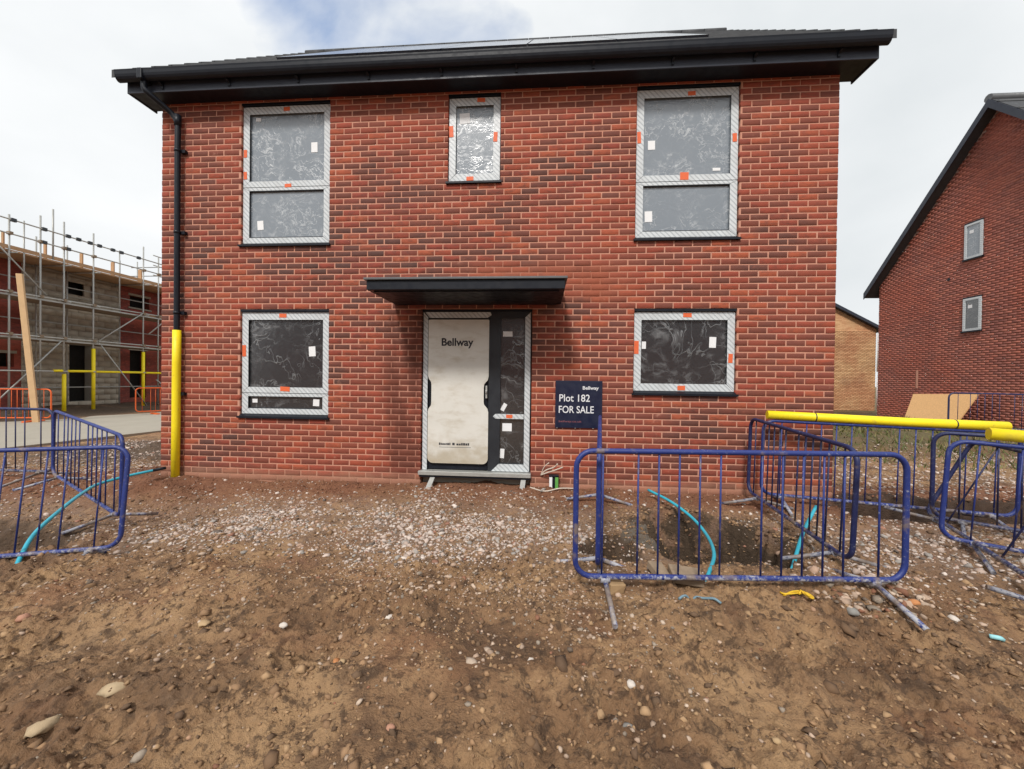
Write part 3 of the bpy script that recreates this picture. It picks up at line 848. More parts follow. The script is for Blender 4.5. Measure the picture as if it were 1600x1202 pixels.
# windows --------------------------------------------------------------
def strip(poly, y0, y1): return MB().prism(poly, y0, y1, 'y')
def window(x0, x1, z0, z1, transom=None, pane_mat=None, prints=(), stickers=(), sash_low=False, parent=None, y=.03):
    """frame of dark plastic behind white protective tape; prints / stickers in fractions of the window"""
    zb = z0+.045; zt = z1-.030; fw = .088
    f = MB()
    f.box(x0+.006, x0+fw, y+.004, y+.075, zb, zt); f.box(x1-fw, x1-.006, y+.004, y+.075, zb, zt)
    f.box(x0+fw, x1-fw, y+.004, y+.075, zb, zb+fw); f.box(x0+fw, x1-fw, y+.004, y+.075, zt-fw, zt)
    bays = [(zb, zt)]
    if transom:
        f.box(x0+fw, x1-fw, y+.004, y+.075, transom-.05, transom+.07)
        bays = [(zb, transom), (transom, zt)]
    w = f.build('window', m_anth, parent)
    g_ = .008; tw = .088
    jit = lambda: RND.uniform(-.004, .004)
    for bi, (ba, bb) in enumerate(bays):
        lo = ba+(.006 if bi == 0 else .004); hi = bb-(.004 if bi == 0 and transom else .006)
        xa, xb = x0+g_, x1-g_
        tb = tw if (bi == 0 and not transom) else tw*.8
        if transom and bi == 0: tt = .038
        else: tt = tw+.008
        if transom and bi == 1: tb = .075
        polys = [[(xa, lo), (xb, lo), (xb-tw+jit(), lo+tb), (xa+tw+jit(), lo+tb)],
                 [(xa, hi), (xa+tw+jit(), hi-tt), (xb-tw+jit(), hi-tt), (xb, hi)],
                 [(xa, lo+.003), (xa+tw-.003, lo+tb+.003), (xa+tw-.003, hi-tt-.003), (xa, hi-.003)],
                 [(xb, lo+.003), (xb, hi-.003), (xb-tw+.003, hi-tt-.003), (xb-tw+.003, lo+tb+.003)]]
        for q in polys:
            strip(q, y, y+.0035).build('protective_tape', m_tape, w)
        MB().box(xa+tw-.012, xb-tw+.012, y+.030, y+.038, lo+tb-.012, hi-tt+.012).build('pane', pane_mat or m_film, w)
    for fx, fz, pw, ph_ in prints:
        cx, cz = x0+fx*(x1-x0), zb+fz*(zt-zb)
        a = RND.uniform(-.05, .05)
        MB().box(-pw/2, pw/2, -.0012, .0012, -ph_/2, ph_/2).build('tape_print', m_orange_print, w, loc=(cx, y-.0025, cz), rot=(0, a, 0))
    for fx, fz, pw, ph_ in stickers:
        cx, cz = x0+fx*(x1-x0), zb+fz*(zt-zb)
        MB().box(-pw/2, pw/2, -.0012, .0012, -ph_/2, ph_/2).build('sticker', m_white, w, loc=(cx, y+.0275, cz), rot=(0, RND.uniform(-.08, .08), 0))
    MB().box(x0-.02, x1+.02, -.030, .11, z0-.004, z0+.020).prism([(-.026, z0+.0205), (.10, z0+.0205), (.10, z0+.050), (.02, z0+.045)], x0+.003, x1-.003, 'x').build('sill', m_black, w)
    MB().box(x0+.002, x1-.002, .006, .10, z1-.028, z1+.001).build('lintel', m_black, w)
    return w
O = OPEN
window(*O['ul'], 3.935, m_film, [(.5, .975, .085, .05), (.03, .66, .045, .10), (.03, .50, .045, .10), (.52, .42, .09, .045)],
       [(.80, .70, .085, .13), (.16, .955-.04, .07, .045), (.19, .14, .085, .12), (.93, .06, .06, .06)], parent=house)
window(*O['um'], None, m_film, [(.62, .965, .10, .05), (.05, .60, .055, .14), (.90, .52, .05, .12), (.42, .03, .09, .05)],
       [(.30, .77, .13, .13)], parent=house)
window(*O['ur'], 3.875, m_film, [(.54, .965, .09, .05), (.03, .68, .045, .14), (.96, .66, .05, .10), (.48, .412, .10, .09)],
       [(.16, .635, .085, .11), (.14, .15, .09, .13), (.80, .46, .09, .035)], parent=house)
window(*O['gl'], 1.225, m_filmdark, [(.47, .965, .10, .05), (.03, .62, .05, .15), (.50, .25, .13, .06)],
       [(.79, .62, .09, .13), (.14, .13, .07, .05), (.84, .12, .085, .09)], parent=house)
window(*O['gr'], None, m_filmdark, [(.53, .955, .10, .05), (.03, .55, .055, .16), (.955, .42, .05, .11), (.48, .045, .09, .055)],
       [(.79, .62, .08, .13), (.11, .58, .05, .09)], parent=house)

# door with side light ---------------------------------------------------
dX0, dX1 = 3.578, 4.960
df = MB()
df.box(dX0, 3.645, .042, .12, .27, 2.30); df.box(4.425, 4.575, .042, .12, .27, 2.30); df.box(4.875, dX1, .042, .12, .27, 2.30)
df.box(3.645, 4.425, .042, .12, 2.215, 2.30); df.box(4.575, 4.875, .042, .12, 2.215, 2.30)
df.box(4.575, 4.875, .042, .12, .945, 1.005); df.box(4.575, 4.875, .042, .12, .27, .375)
door = df.build('door', m_anth, house)
MB().box(3.652, 4.418, .062, .11, .285, 2.208).build('leaf', m_black, door)
MB().box(4.57, 4.88, .075, .085, .37, .95).build('pane', m_filmdark, door)
MB().box(4.57, 4.88, .075, .085, 1.0, 2.22).build('pane', m_filmdark, door)
MB().box(3.565, 4.97, .03, .12, 2.302, 2.324).build('lintel', m_black, door)
ty0, ty1 = .036, .0405
for q in ([(dX0+.002, .275), (3.638, .275), (3.638, 2.225), (dX0+.002, 2.292)], [(3.60, 2.292), (3.66, 2.218), (4.40, 2.218), (4.455, 2.255), (4.44, 2.292)],
          [(4.883, .37), (4.952, .275), (4.952, 2.292), (4.883, 2.225)], [(4.47, .279), (4.945, .279), (4.878, .372), (4.565, .372)],
          [(4.485, .975), (4.52, 1.006), (4.876, 1.006), (4.876, .945), (4.52, .945)]):
    strip(q, ty0, ty1).build('protective_tape', m_tape, door)
MB().box(4.655, 4.735, .0335, .0355, .955, .998).build('tape_print', m_orange_print, door)
for cx, cz, w_, h_, a in ((4.66, 2.02, .12, .065, 0), (4.62, 1.09, .05, .10, .5), (4.665, .835, .12, .10, 0), (4.605, .50, .055, .12, 0.05)):
    MB().box(-w_/2, w_/2, -.001, .001, -h_/2, h_/2).build('sticker', m_white, door, loc=(cx, .072, cz), rot=(0, a, 0))
MB().box(4.39, 4.412, .02, .06, 1.20, 1.36).box(4.392, 4.41, -.005, .02, 1.27, 1.30).build('handle', m_steel, door, .004)
MB().box(3.548, 4.975, -.045, .14, .222, .272).build('threshold', m_steel, door, .004)
MB().box(3.56, 4.97, -.03, .13, .196, .2215).build('threshold_base', m_black, door)
MB().box(3.57, 4.965, .10, .28, -.3, .195).build('footing', m_conc, door)
for xa, xb in ((3.735, 3.70), (4.885, 4.865)):
    st = MB(); st._add([(xa-.03,-.02,.20),(xa+.03,-.02,.20),(xa+.03,.02,.20),(xa-.03,.02,.20),(xb-.03,-.24,.03),(xb+.03,-.24,.03),(xb+.03,-.20,.0),(xb-.03,-.20,.0)],
       [(0,3,2,1),(4,5,6,7),(0,1,5,4),(1,2,6,5),(2,3,7,6),(3,0,4,7)])
    st.build('support_leg', m_steel, door)

# ---------------------------------------------------------------- lettering
def lettering(s, mat, parent, x0, x1, z0, z1, y, bold=.0):
    cu = bpy.data.curves.new('lettering', 'FONT'); cu.body = s; cu.size = 1.0; cu.offset = bold; cu.extrude = .0; cu.resolution_u = 4
    tmp = bpy.data.objects.new('tmp', cu); COL.objects.link(tmp)
    dg = bpy.context.evaluated_depsgraph_get()
    me = bpy.data.meshes.new_from_object(tmp.evaluated_get(dg)); bpy.data.objects.remove(tmp)
    co = np.empty(len(me.vertices)*3); me.vertices.foreach_get('co', co); co = co.reshape(-1, 3)
    lo, hi = co.min(0), co.max(0)
    n = np.zeros_like(co)
    n[:, 0] = x0+(co[:, 0]-lo[0])/(hi[0]-lo[0])*(x1-x0)
    n[:, 2] = z0+(co[:, 1]-lo[1])/(hi[1]-lo[1])*(z1-z0)
    n[:, 1] = y
    me.vertices.foreach_set('co', n.ravel()); me.materials.clear(); me.materials.append(mat); me.update()
    return link(bpy.data.objects.new('lettering', me), parent)

# white protector hung over the door leaf
prt = MB()
L_, Rr, T_, B_ = 3.648, 4.428, 2.195, .365
def arc(cx, cz, r, a0, a1, n=5): return [(cx+r*math.cos(R(a0+(a1-a0)*k/n)), cz+r*math.sin(R(a0+(a1-a0)*k/n))) for k in range(n+1)]
poly = arc(L_+.07, B_+.07, .07, 180, 270)+arc(Rr-.07, B_+.07, .07, 270, 360)
poly += [(Rr, 1.02), (Rr-.012, 1.07), (Rr-.055, 1.12), (Rr-.06, 1.16), (Rr-.06, 1.34), (Rr-.055, 1.38), (Rr-.012, 1.43), (Rr, 1.48), (Rr, T_-.01), (Rr-.01, T_), (L_+.01, T_), (L_, T_-.01),
         (L_, 1.48), (L_+.01, 1.44), (L_+.04, 1.40), (L_+.045, 1.36), (L_+.045, 1.14), (L_+.04, 1.10), (L_+.01, 1.06), (L_, 1.02)]
prt.prism(poly, .024, .033, 'y')
protector = prt.build('door_protector', m_protector)
tag(protector, 'dirty white door protector board with notched sides covering the front door', 'board')
lettering('Bellway', m_darkprint, protector, 3.82, 4.23, 1.83, 1.96, .0225, .028)
lg = MB()                                   # two small worn lines of print near the foot, too rubbed to read
xx = 3.80
for w_ in (.018,.012,.02,.016,.01,.022,.014,.0,.03,.0,.026,.022,.02,.024,.022,.018):
    if w_: lg.box(xx, xx+w_, .0215, .0228, .598, .598+RND.choice((.022, .026, .03)))
    xx += (w_ or .012)+.006
lg.build('lettering', m_darkprint, protector)
MB().box(3.80, 4.21, .0216, .0228, .570, .574).build('rule', m_lead, protector)

# for sale sign on the wall
sign = MB().box(5.268, 5.84, -.022, -.012, .855, 1.437).build('for_sale_sign', m_navy, None, .002)
tag(sign, 'square navy blue plot sign fixed to the brick wall right of the door', 'sign')
sx = lambda v: 5.268+(v-110)/935*.572
sz = lambda v: 1.435-(v-100)/955*.584
lettering('Bellway', m_signtext, sign, sx(655), sx(972), sz(295), sz(205), -.0232, .02)
lettering('Plot 182', m_signtext, sign, sx(190), sx(800), sz(518), sz(372), -.0232, .008)
lettering('FOR SALE', m_signtext, sign, sx(182), sx(880), sz(750), sz(605), -.0232, .008)
lettering('bellway.co.uk', m_signred, sign, sx(185), sx(640), sz(948), sz(898), -.0232, .0)
for vx in (150, 515, 870):
    MB().tube([(sx(vx), -.023, sz(1052)), (sx(vx), -.010, sz(1052))], .006, 8).build('screw', m_steel, sign)

# yellow sleeve round the foot of the downpipe
sl = MB()
pp = [(dpx-.008, -.066, .0), (dpx-.003, -.064, .8), (dpx, -.063, 1.6), (dpx+.002, -.062, 2.04)]
n = 16
for ring in range(2):
    rr_ = .047 if ring == 0 else .040
    for p in pp:
        for k in range(n): sl.v.append((p[0]+rr_*math.cos(2*math.pi*k/n), p[1]+rr_*math.sin(2*math.pi*k/n), p[2]))
for ring in range(2):
    for i_ in range(3):
        for k in range(n):
            b0 = ring*4*n+i_*n; q = [b0+k, b0+(k+1) % n, b0+n+(k+1) % n, b0+n+k]
            sl.f.append(q if ring == 0 else q[::-1]); sl.sm.append(True)
for i_ in (0, 3):
    for k in range(n):
        sl.f.append([i_*n+k, i_*n+(k+1) % n, 4*n+i_*n+(k+1) % n, 4*n+i_*n+k]); sl.sm.append(False)
tag(sl.build('pipe_sleeve', m_yellow), 'upright yellow protective sleeve around the black downpipe at house corner', 'sleeve')

# ---------------------------------------------------------------- pedestrian barriers
BARS = [.2, .44, .58, .72, .86, 1.0, 1.28, 1.42, 1.56, 1.70, 1.84, 2.08]
_bar_cache = {}
def barrier(pa, pb, label, za=None, zb=None, lean=0.0, mat=None, group='blue pedestrian barriers', name='pedestrian_barrier', h=1.0, feet=True, cat='barrier', bars=None):
    """pa, pb: ground points of the two ends; lean tips the top sideways (positive = to the left of pa->pb)"""
    mat = mat or m_blue
    za = gz(*pa) if za is None else za; zb = gz(*pb) if zb is None else zb
    A = Vector((*pa, za)); B = Vector((*pb, zb)); L = (B-A).length
    ex_ = (B-A).normalized(); side = Vector((0, 0, 1)).cross(ex_).normalized(); up = ex_.cross(side)
    up2 = up*math.cos(lean)+side*math.sin(lean); sd2 = up2.cross(ex_)
    M_ = Matrix((ex_, sd2, up2)).transposed().to_4x4(); M_.translation = A
    root = empty(name); root.matrix_world = M_
    tag(root, label, cat, group)
    r_, c_ = .0185, .13; zb0, zt0 = .105, h-.018
    pts = []
    for cx, cz, a0 in ((L-c_, zt0-c_, 90), (L-c_, zb0+c_, 0), (c_, zb0+c_, -90), (c_, zt0-c_, -180)):
        pts += [(cx+(c_-r_)*math.cos(R(a0-90*k/6)), 0, cz+(c_-r_)*math.sin(R(a0-90*k/6))) for k in range(7)]
    MB().tube(pts, r_, 9, closed=True).build('frame', mat, root)
    key = (mat.name, h)
    if key not in _bar_cache:
        _bar_cache[key] = MB().tube([(0, 0, zb0+.005), (0, 0, zt0-.005)], .0068, 6).mesh('bar', mat)
    for bpos in (BARS if bars is None else bars):
        o = link(bpy.data.objects.new('bar', _bar_cache[key]), root); o.location = (bpos*L/2.28, 0, 0)
    if feet:
        for fx in (.22, L-.22):
            f = MB()
            for s in (-1, 1):
                f.tube([(fx, 0, zb0-.004), (fx+.012*s, .20*s, zb0-.055), (fx+.025*s, .36*s, .012)], .0165, 8)
            f.tube([(fx-.03, 0, zb0), (fx+.03, 0, zb0)], .024, 8)
            o = f.build('foot', mat, root)
    return root

b1 = barrier((5.316, -2.248), (7.552, -2.079), 'blue barrier in front of the service pit, parallel to the house', 0.0, 0.0)
b0 = barrier((5.506, -2.10), (5.786, -.22), 'blue barrier seen edge on, running from front barrier to the wall below the sign', -.02, .075)
b2 = barrier((7.397, -1.83), (7.493, -.15), 'blue barrier closing the right side of the service pit, end on to house', -.01, .07, mat=m_bluedark)
b5 = barrier((7.603, -.19), (9.883, -.60), 'blue barrier carrying the long yellow tube by the right house corner', .045, .0)
b4 = barrier((8.53, -1.223), (10.597, -2.17), 'blue barrier at right edge carrying the short yellow tube', .0, -.12)
b6 = barrier((9.074, -.46), (8.128, -2.537), 'dark blue tube frame barrier leaning over between the others at right', .0, .0, lean=R(23), mat=m_bluedark, bars=[.44, 1.28])
b3 = barrier((8.99, -.66), (10.75, -2.05), 'dark blue barrier standing just behind the leaning one at right', .0, .0, mat=m_bluedark)
l1 = barrier((-.595, -2.564), (1.556, -1.83), 'blue barrier with muddy foot rail nearest the left edge', -.16, -.15, lean=R(8))
l2 = barrier((.805, -1.185), (-1.399, -.148), 'blue barrier running obliquely back from the left pen corner', -.15, .0)
l3 = barrier((-3.70, -.12), (-1.45, -.09), 'grey blue barrier at the back of the left pen before the road', .0, .0, mat=m_bluedark)
far_b = barrier((15.1, 5.55), (17.4, 5.20), 'dark purple blue barrier in front of plywood sheet by right house', mat=m_bluedark)

# yellow foam tubes on the barrier tops
def sleeve(pts, r, label):
    t = MB().tube(pts, r, 14)
    o = t.build('foam_tube', m_yellow)
    for f_ in (.22, .80):
        a_, b_ = Vector(pts[0]), Vector(pts[-1]); c_ = a_.lerp(b_, f_); d_ = (b_-a_).normalized()
        m_i = min(range(len(pts)-1), key=lambda i_: abs((Vector(pts[i_])-c_).length+(Vector(pts[i_+1])-c_).length-(Vector(pts[i_+1])-Vector(pts[i_])).length))
        p_, q_ = Vector(pts[m_i]), Vector(pts[m_i+1]); u_ = max(0, min(1, (c_-p_).dot(q_-p_)/(q_-p_).length_squared)); c_ = p_.lerp(q_, u_)
        MB().tube([c_-d_*.006, c_+d_*.006], r*1.02, 14).build('tie', m_anth, o)
    return tag(o, label, 'tube', 'yellow foam tubes on the right barriers')
def along(a, b, t, z): return (a[0]+(b[0]-a[0])*t, a[1]+(b[1]-a[1])*t, z)
A5, B5 = (7.603, -.19), (9.883, -.60)
sleeve([along(A5, B5, .03, 1.075), along(A5, B5, .3, 1.058), along(A5, B5, .6, 1.038), along(A5, B5, .955, 1.028)], .047, 'long yellow foam tube lying on top of barrier beside house corner')
A4, B4 = (8.53, -1.223), (10.597, -2.17)
sleeve([along(A4, B4, .13, 1.035), along(A4, B4, .6, .978), along(A4, B4, .97, .932)], .050, 'short yellow foam tube capping the barrier at right edge')

# ---------------------------------------------------------------- pipes and cables
def pipe(pts, r, mat, name, label, cat, group=None):
    return tag(MB().tube(catmull(pts, 7), r, 9).build(name, mat), label, cat, group)
WP = 'blue water pipes coming out of the ground'
pipe([(6.325, -.32, .20), (6.49, -.60, .155), (6.60, -.90, .09), (6.60, -1.25, .05), (6.50, -1.62, .05), (6.34, -1.92, .045), (6.15, -2.22, .0)], .0145, m_cyan, 'water_pipe', 'curved turquoise water pipe looping out of the pit behind the front barrier', 'pipe', WP)
pipe([(7.86, -.74, .20), (7.50, -1.12, .07), (7.20, -1.48, -.06), (7.08, -1.62, -.14)], .0155, m_cyan, 'water_pipe', 'straight turquoise water pipe stub right of the pit', 'pipe', WP)
lp = pipe([(1.02, -2.16, -.16), (.90, -2.02, -.04), (.72, -1.80, .06), (.42, -1.36, .14), (.10, -.95, .15), (-.05, -.70, .16), (.0, -.45, .19), (.14, -.22, .22), (.235, -.16, .24)], .0165, m_cyan, 'water_pipe', 'turquoise water pipe arching out of the left pen to the downpipe', 'pipe', WP)
MB().tube([(.135, -.225, .219), (.24, -.158, .241)], .019, 9).build('end_tape', m_black, lp)
# cable tails and service marker at the wall
m_cable = plain('pale_cable_sheath', (.58, .50, .42), .6)
cb = MB()
cb.tube(catmull([(5.10, -.02, .26), (5.16, -.06, .33), (5.26, -.10, .38), (5.30, -.14, .43)], 5), .008, 6)
cb.tube(catmull([(5.10, -.02, .26), (5.17, -.07, .30), (5.27, -.13, .35), (5.36, -.18, .40)], 5), .008, 6)
cb.tube(catmull([(5.10, -.02, .26), (5.14, -.06, .37), (5.20, -.08, .43)], 5), .006, 6)
tag(cb.build('cable_tails', m_cable), 'pale loose cable tails sticking out of the brickwork right of door', 'cable')
cb2 = MB().tube(catmull([(4.97, -.10, gz(4.97, -.1)+.01), (5.15, -.17, gz(5.15, -.17)+.015), (5.33, -.15, gz(5.33, -.15)+.02), (5.52, -.10, gz(5.52, -.1)+.03)], 6), .008, 6)
tag(cb2.build('pale_cable', m_cable), 'thin pale cable lying on the earth at foot of wall', 'cable')
mk = empty('service_box', (5.26, -.06, gz(5.26, -.06)-.02))
tag(mk, 'small green and white duct end standing at the wall below the cables', 'duct')
MB().box(-.055, -.018, -.03, .03, 0, .16).build('white_side', m_white, mk, .004)
MB().box(.016, .055, -.03, .03, 0, .16).build('green_side', m_green, mk, .004)
MB().box(-.018, .016, -.018, .03, 0, .155).build('core', m_black, mk)
MB().box(-.06, .06, -.034, .034, .162, .185).build('rim', m_black, mk, .003)
# rope, black cable, timber offcuts by the front barrier
rp = []
for k in range(46):
    a = k*.55; rp.append((6.78+.10*math.sin(a*.37)+.03*math.cos(a), -2.17+.03*math.sin(a*1.1), gz(6.78, -2.17)+.03+.012*math.sin(a*.9)))
tag(MB().tube(rp, .006, 5).build('rope', m_rope), 'tangle of yellow rope on the mud under the front barrier', 'rope')
bc = [(5.98+.03*k, -2.34+.05*math.sin(k*.5), gz(5.98+.03*k, -2.34)+.012) for k in range(9)]
tag(MB().tube(catmull(bc, 3), .008, 6).build('cable_offcut', m_greyblue), 'grey cable offcut on the ground in front of the pipe', 'cable')
def block(name, x_, y_, dims, rz, mat, label, cat, tilt=0.1, sink=.01, grp=None):
    a, b, c = dims; m_ = MB().box(-a/2, a/2, -b/2, b/2, 0, c)
    rr = random.Random(sum(map(ord, label)))
    m_.v = [(v[0]+rr.uniform(-.006, .006), v[1]+rr.uniform(-.006, .006), v[2]+rr.uniform(-.006, .006)) for v in m_.v]
    o = m_.build(name, mat, None, .006, (x_, y_, gz(x_, y_)-sink), (tilt, tilt*.6, rz))
    return tag(o, label, cat, grp)
m_woodgrey = plain('weathered_wood', (.26, .195, .135), .85, var=.3, scale=14, bump=.4)
m_sandstone = plain('sandstone', (.34, .225, .12), .9, var=.25, scale=18, bump=.4)
block('timber_offcut', 5.96, -2.02, (.10, .22, .05), .25, m_woodgrey, 'split timber offcut leaning under front barrier, left of the blue pipe', 'timber', .22)
block('timber_offcut', 6.12, -2.06, (.20, .16, .06), -.1, m_woodgrey, 'flat timber offcut beside the end of the curved blue pipe', 'timber', .05)
block('sandstone_block', 5.60, -2.20, (.11, .10, .07), .3, m_sandstone, 'tan block of stone beside left foot of front barrier', 'stone', .1)

# single stones one can pick out
m_st = {k: plain('stone_'+k, c, .85, var=.22, scale=30, bump=.5) for k, c in dict(pink=(.40,.21,.14), white=(.58,.52,.46), tan=(.42,.29,.16), orange=(.46,.20,.08), grey=(.25,.24,.22), pale=(.40,.30,.185)).items()}
def stone(x_, y_, s, c, label, flat=.6, elong=1.2, seed=1, rz=0.):
    rs_ = np.random.RandomState(seed)
    v = ICO_V.copy()
    # one subdivision for a rounder lump
    ed = {}; V_ = [tuple(p) for p in v]; F2 = []
    def midp(a, b):
        k = (min(a, b), max(a, b))
        if k not in ed: ed[k] = len(V_); V_.append(tuple((np.array(V_[a])+np.array(V_[b]))/2*1.12))
        return ed[k]
    for a, b, c_ in ICO_F:
        p, q, r_ = midp(a, b), midp(b, c_), midp(c_, a); F2 += [(a, p, r_), (b, q, p), (c_, r_, q), (p, q, r_)]
    V_ = np.array(V_)*(1+(.30 if 'slab' in label else .18)*(rs_.rand(len(V_), 1)*2-1))*np.array([s*elong, s, s*flat])
    o = link(bpy.data.objects.new('stone', np_mesh('stone', V_, F2, m_st[c], False)))
    o.location = (x_, y_, gz(x_, y_)+s*flat*(-.25 if 'slab' in label else .1)); o.rotation_euler = (0, 0, rz)
    tag(o, label, 'stone', 'loose stones on the mud')
ST = [(2.13, -2.85, .030, 'pink', 'rounded pink stone lying near the left edge of the ground'),
      (3.20, -3.25, .044, 'pale', 'flat pale slab of stone half sunk in mud at lower left'),
      (3.10, -3.45, .042, 'pale', 'pale buff stone slab in the very bottom left corner'),
      (3.20, -2.80, .026, 'tan', 'tan stone on mud between left pen and bottom slab'),
      (3.66, -2.79, .020, 'white', 'small white elongated stone left of centre on bare mud'),
      (4.24, -2.70, .017, 'white', 'small white pebble on bare mud right of the elongated one'),
      (4.08, -2.99, .019, 'orange', 'orange pebble on the bare mud in the middle foreground'),
      (4.14, -3.04, .015, 'tan', 'tan pebble just in front of the orange pebble'),
      (4.51, -3.36, .017, 'pink', 'pink pebble near the bottom edge in the centre'),
      (5.06, -2.95, .016, 'white', 'white pebble in the centre foreground below the chippings'),
      (5.52, -3.06, .020, 'white', 'white stone on mud below the left foot of front barrier'),
      (5.47, -3.24, .022, 'grey', 'curved grey stone flake in mud at centre right foreground'),
      (7.46, -2.23, .030, 'orange', 'round orange stone beside right foot of front barrier'),
      (7.02, -2.33, .036, 'grey', 'grey stone in front of the right foot of front barrier'),
      (7.62, -2.30, .028, 'white', 'white stone right of the orange stone'),
      (6.02, -3.30, .014, 'tan', 'small tan pebble at bottom right of centre')]
for k, (x_, y_, s, c, lb) in enumerate(ST):
    stone(x_, y_, s, c, lb, .45 if 'slab' in lb or 'flake' in lb else .7, 1.35 if 'slab' in lb or 'elong' in lb else 1.15, k+3, k*.8)
sc2 = MB().tube(catmull([(7.70, -2.42, gz(7.7, -2.42)+.012), (7.73, -2.44, gz(7.73, -2.44)+.02), (7.77, -2.42, gz(7.77, -2.42)+.012)], 4), .013, 6)
tag(sc2.build('plastic_scrap', plain('pale_cyan_plastic', (.30, .62, .66), .5)), 'scrap of pale cyan plastic on the mud at right', 'litter')

# ---------------------------------------------------------------- neighbouring brick house on the right
nh = empty('gable_house', (18.80, 8.0, 0))
tag(nh, 'dark red brick house with steep gable end and two small windows at right', 'house')
NX, NY0, NY1, NE, NA = 18.80, 3.95, 12.20, 5.45, 9.95
loc_ = lambda y_: y_-8.0
NM = (NY0+NY1)/2
win2 = [(8.45, 8.98, 3.225, 4.275), (8.45, 8.98, 5.55, 6.675)]
wl_ = MB()
wl_.prism([(loc_(NY0), -.5), (loc_(NY1), -.5), (loc_(NY1), NE), (loc_(NM), NA), (loc_(NY0), NE)], .03, 9.5, 'x')
nwall = wl_.build('gable_wall', m_mortar2, nh)
rk = (NA-NE)/(NM-NY0)
rc = []
for a, b, c, d in brick_rects(NY0, NY1, .0, NA, win2, .225, .075, .012):
    lim = NE+rk*(min((a+b)/2-NY0, NY1-(a+b)/2))
    if (c+d)/2 < lim-.02: rc.append((a, b, c, d))
Vs, Fs = [], []
for k, (a, b, c, d) in enumerate(rc):
    dx = ((k*7919) % 13-6)*.0007
    Vs.append(np.array([(dx, loc_(a), c), (dx, loc_(b), c), (dx, loc_(b), d), (dx, loc_(a), d), (.04, loc_(a), c), (.04, loc_(b), c), (.04, loc_(b), d), (.04, loc_(a), d)])+np.array([.012, 0, 0]))
    Fs.append(np.array([(0,3,2,1),(0,1,5,4),(1,2,6,5),(2,3,7,6),(3,0,4,7)])+8*k)
tag(link(bpy.data.objects.new('brickwork', np_mesh('brickwork', np.concatenate(Vs), np.concatenate(Fs), m_brick2)), nwall), kind='stuff')
for a, b, c, d in win2:
    w = MB()
    w.box(-.012, .028, loc_(a), loc_(a)+.07, c, d).box(-.012, .028, loc_(b)-.07, loc_(b), c, d)
    w.box(-.012, .028, loc_(a)+.07, loc_(b)-.07, c, c+.07).box(-.012, .028, loc_(a)+.07, loc_(b)-.07, d-.07, d)
    wo = w.build('window', m_tape, nh)
    MB().box(.008, .026, loc_(a)+.06, loc_(b)-.06, c+.06, d-.06).build('pane', m_film if c > 5 else m_filmdark, wo)
    MB().box(-.04, .028, loc_(a)-.03, loc_(b)+.03, c-.05, c-.001).build('sill', m_black, wo)
    MB().box(-.006, .028, loc_(a)-.01, loc_(b)+.01, d+.001, d+.05).build('lintel', m_black, wo)
    MB().box(.004, .0075, loc_(b)-.26, loc_(b)-.14, d-.32, d-.22).build('sticker', m_white, wo)
# roof: two slopes oversailing the gable, with dark rake boards
rf2 = MB(); ov = .30; nt = .16
for s in (-1, 1):
    ye = NY0-.35 if s < 0 else NY1+.35
    ze = NE-rk*.35
    rf2._add([(-ov, loc_(ye), ze), (9.8, loc_(ye), ze), (9.8, loc_(NM), NA), (-ov, loc_(NM), NA), (-ov, loc_(ye), ze+nt*1.4), (9.8, loc_(ye), ze+nt*1.4), (9.8, loc_(NM), NA+nt*1.4), (-ov, loc_(NM), NA+nt*1.4)],
             [(0,3,2,1),(4,5,6,7),(0,1,5,4),(1,2,6,5),(2,3,7,6),(3,0,4,7)])
nroof = rf2.build('roof', m_tile, nh)
for s in (-1, 1):
    ye = NY0-.35 if s < 0 else NY1+.35; ze = NE-rk*.35
    MB().prism([(loc_(ye), ze-.05), (loc_(NM), NA-.05), (loc_(NM), NA+.20), (loc_(ye), ze+.20)], -ov-.03, -ov-.002, 'x').build('rake_board', m_fascia, nroof)
for k in range(9):
    t_ = (k+.5)/9; yb_ = NM+(NY0-.35-NM)*t_; zb_ = NA+nt*1.4+(NE-rk*.35-NA)*t_
    MB().box(-ov, 9.8, loc_(yb_)-.03, loc_(yb_)+.03, zb_-.01, zb_+.035).build('tile_course', m_lead, nroof)
MB().tube([(-ov-.02, loc_(NM), NA+.22), (9.8, loc_(NM), NA+.22)], .12, 10).build('ridge', m_lead, nroof)
MB().tube([(.002, loc_(9.46), 5.05), (.03, loc_(9.46), 5.05)], .05, 10).build('vent', m_black, nh)
MB().box(.002, .01, loc_(10.55), loc_(10.47), 1.35, 2.0).build('mortar_smear', m_mortar, nh)

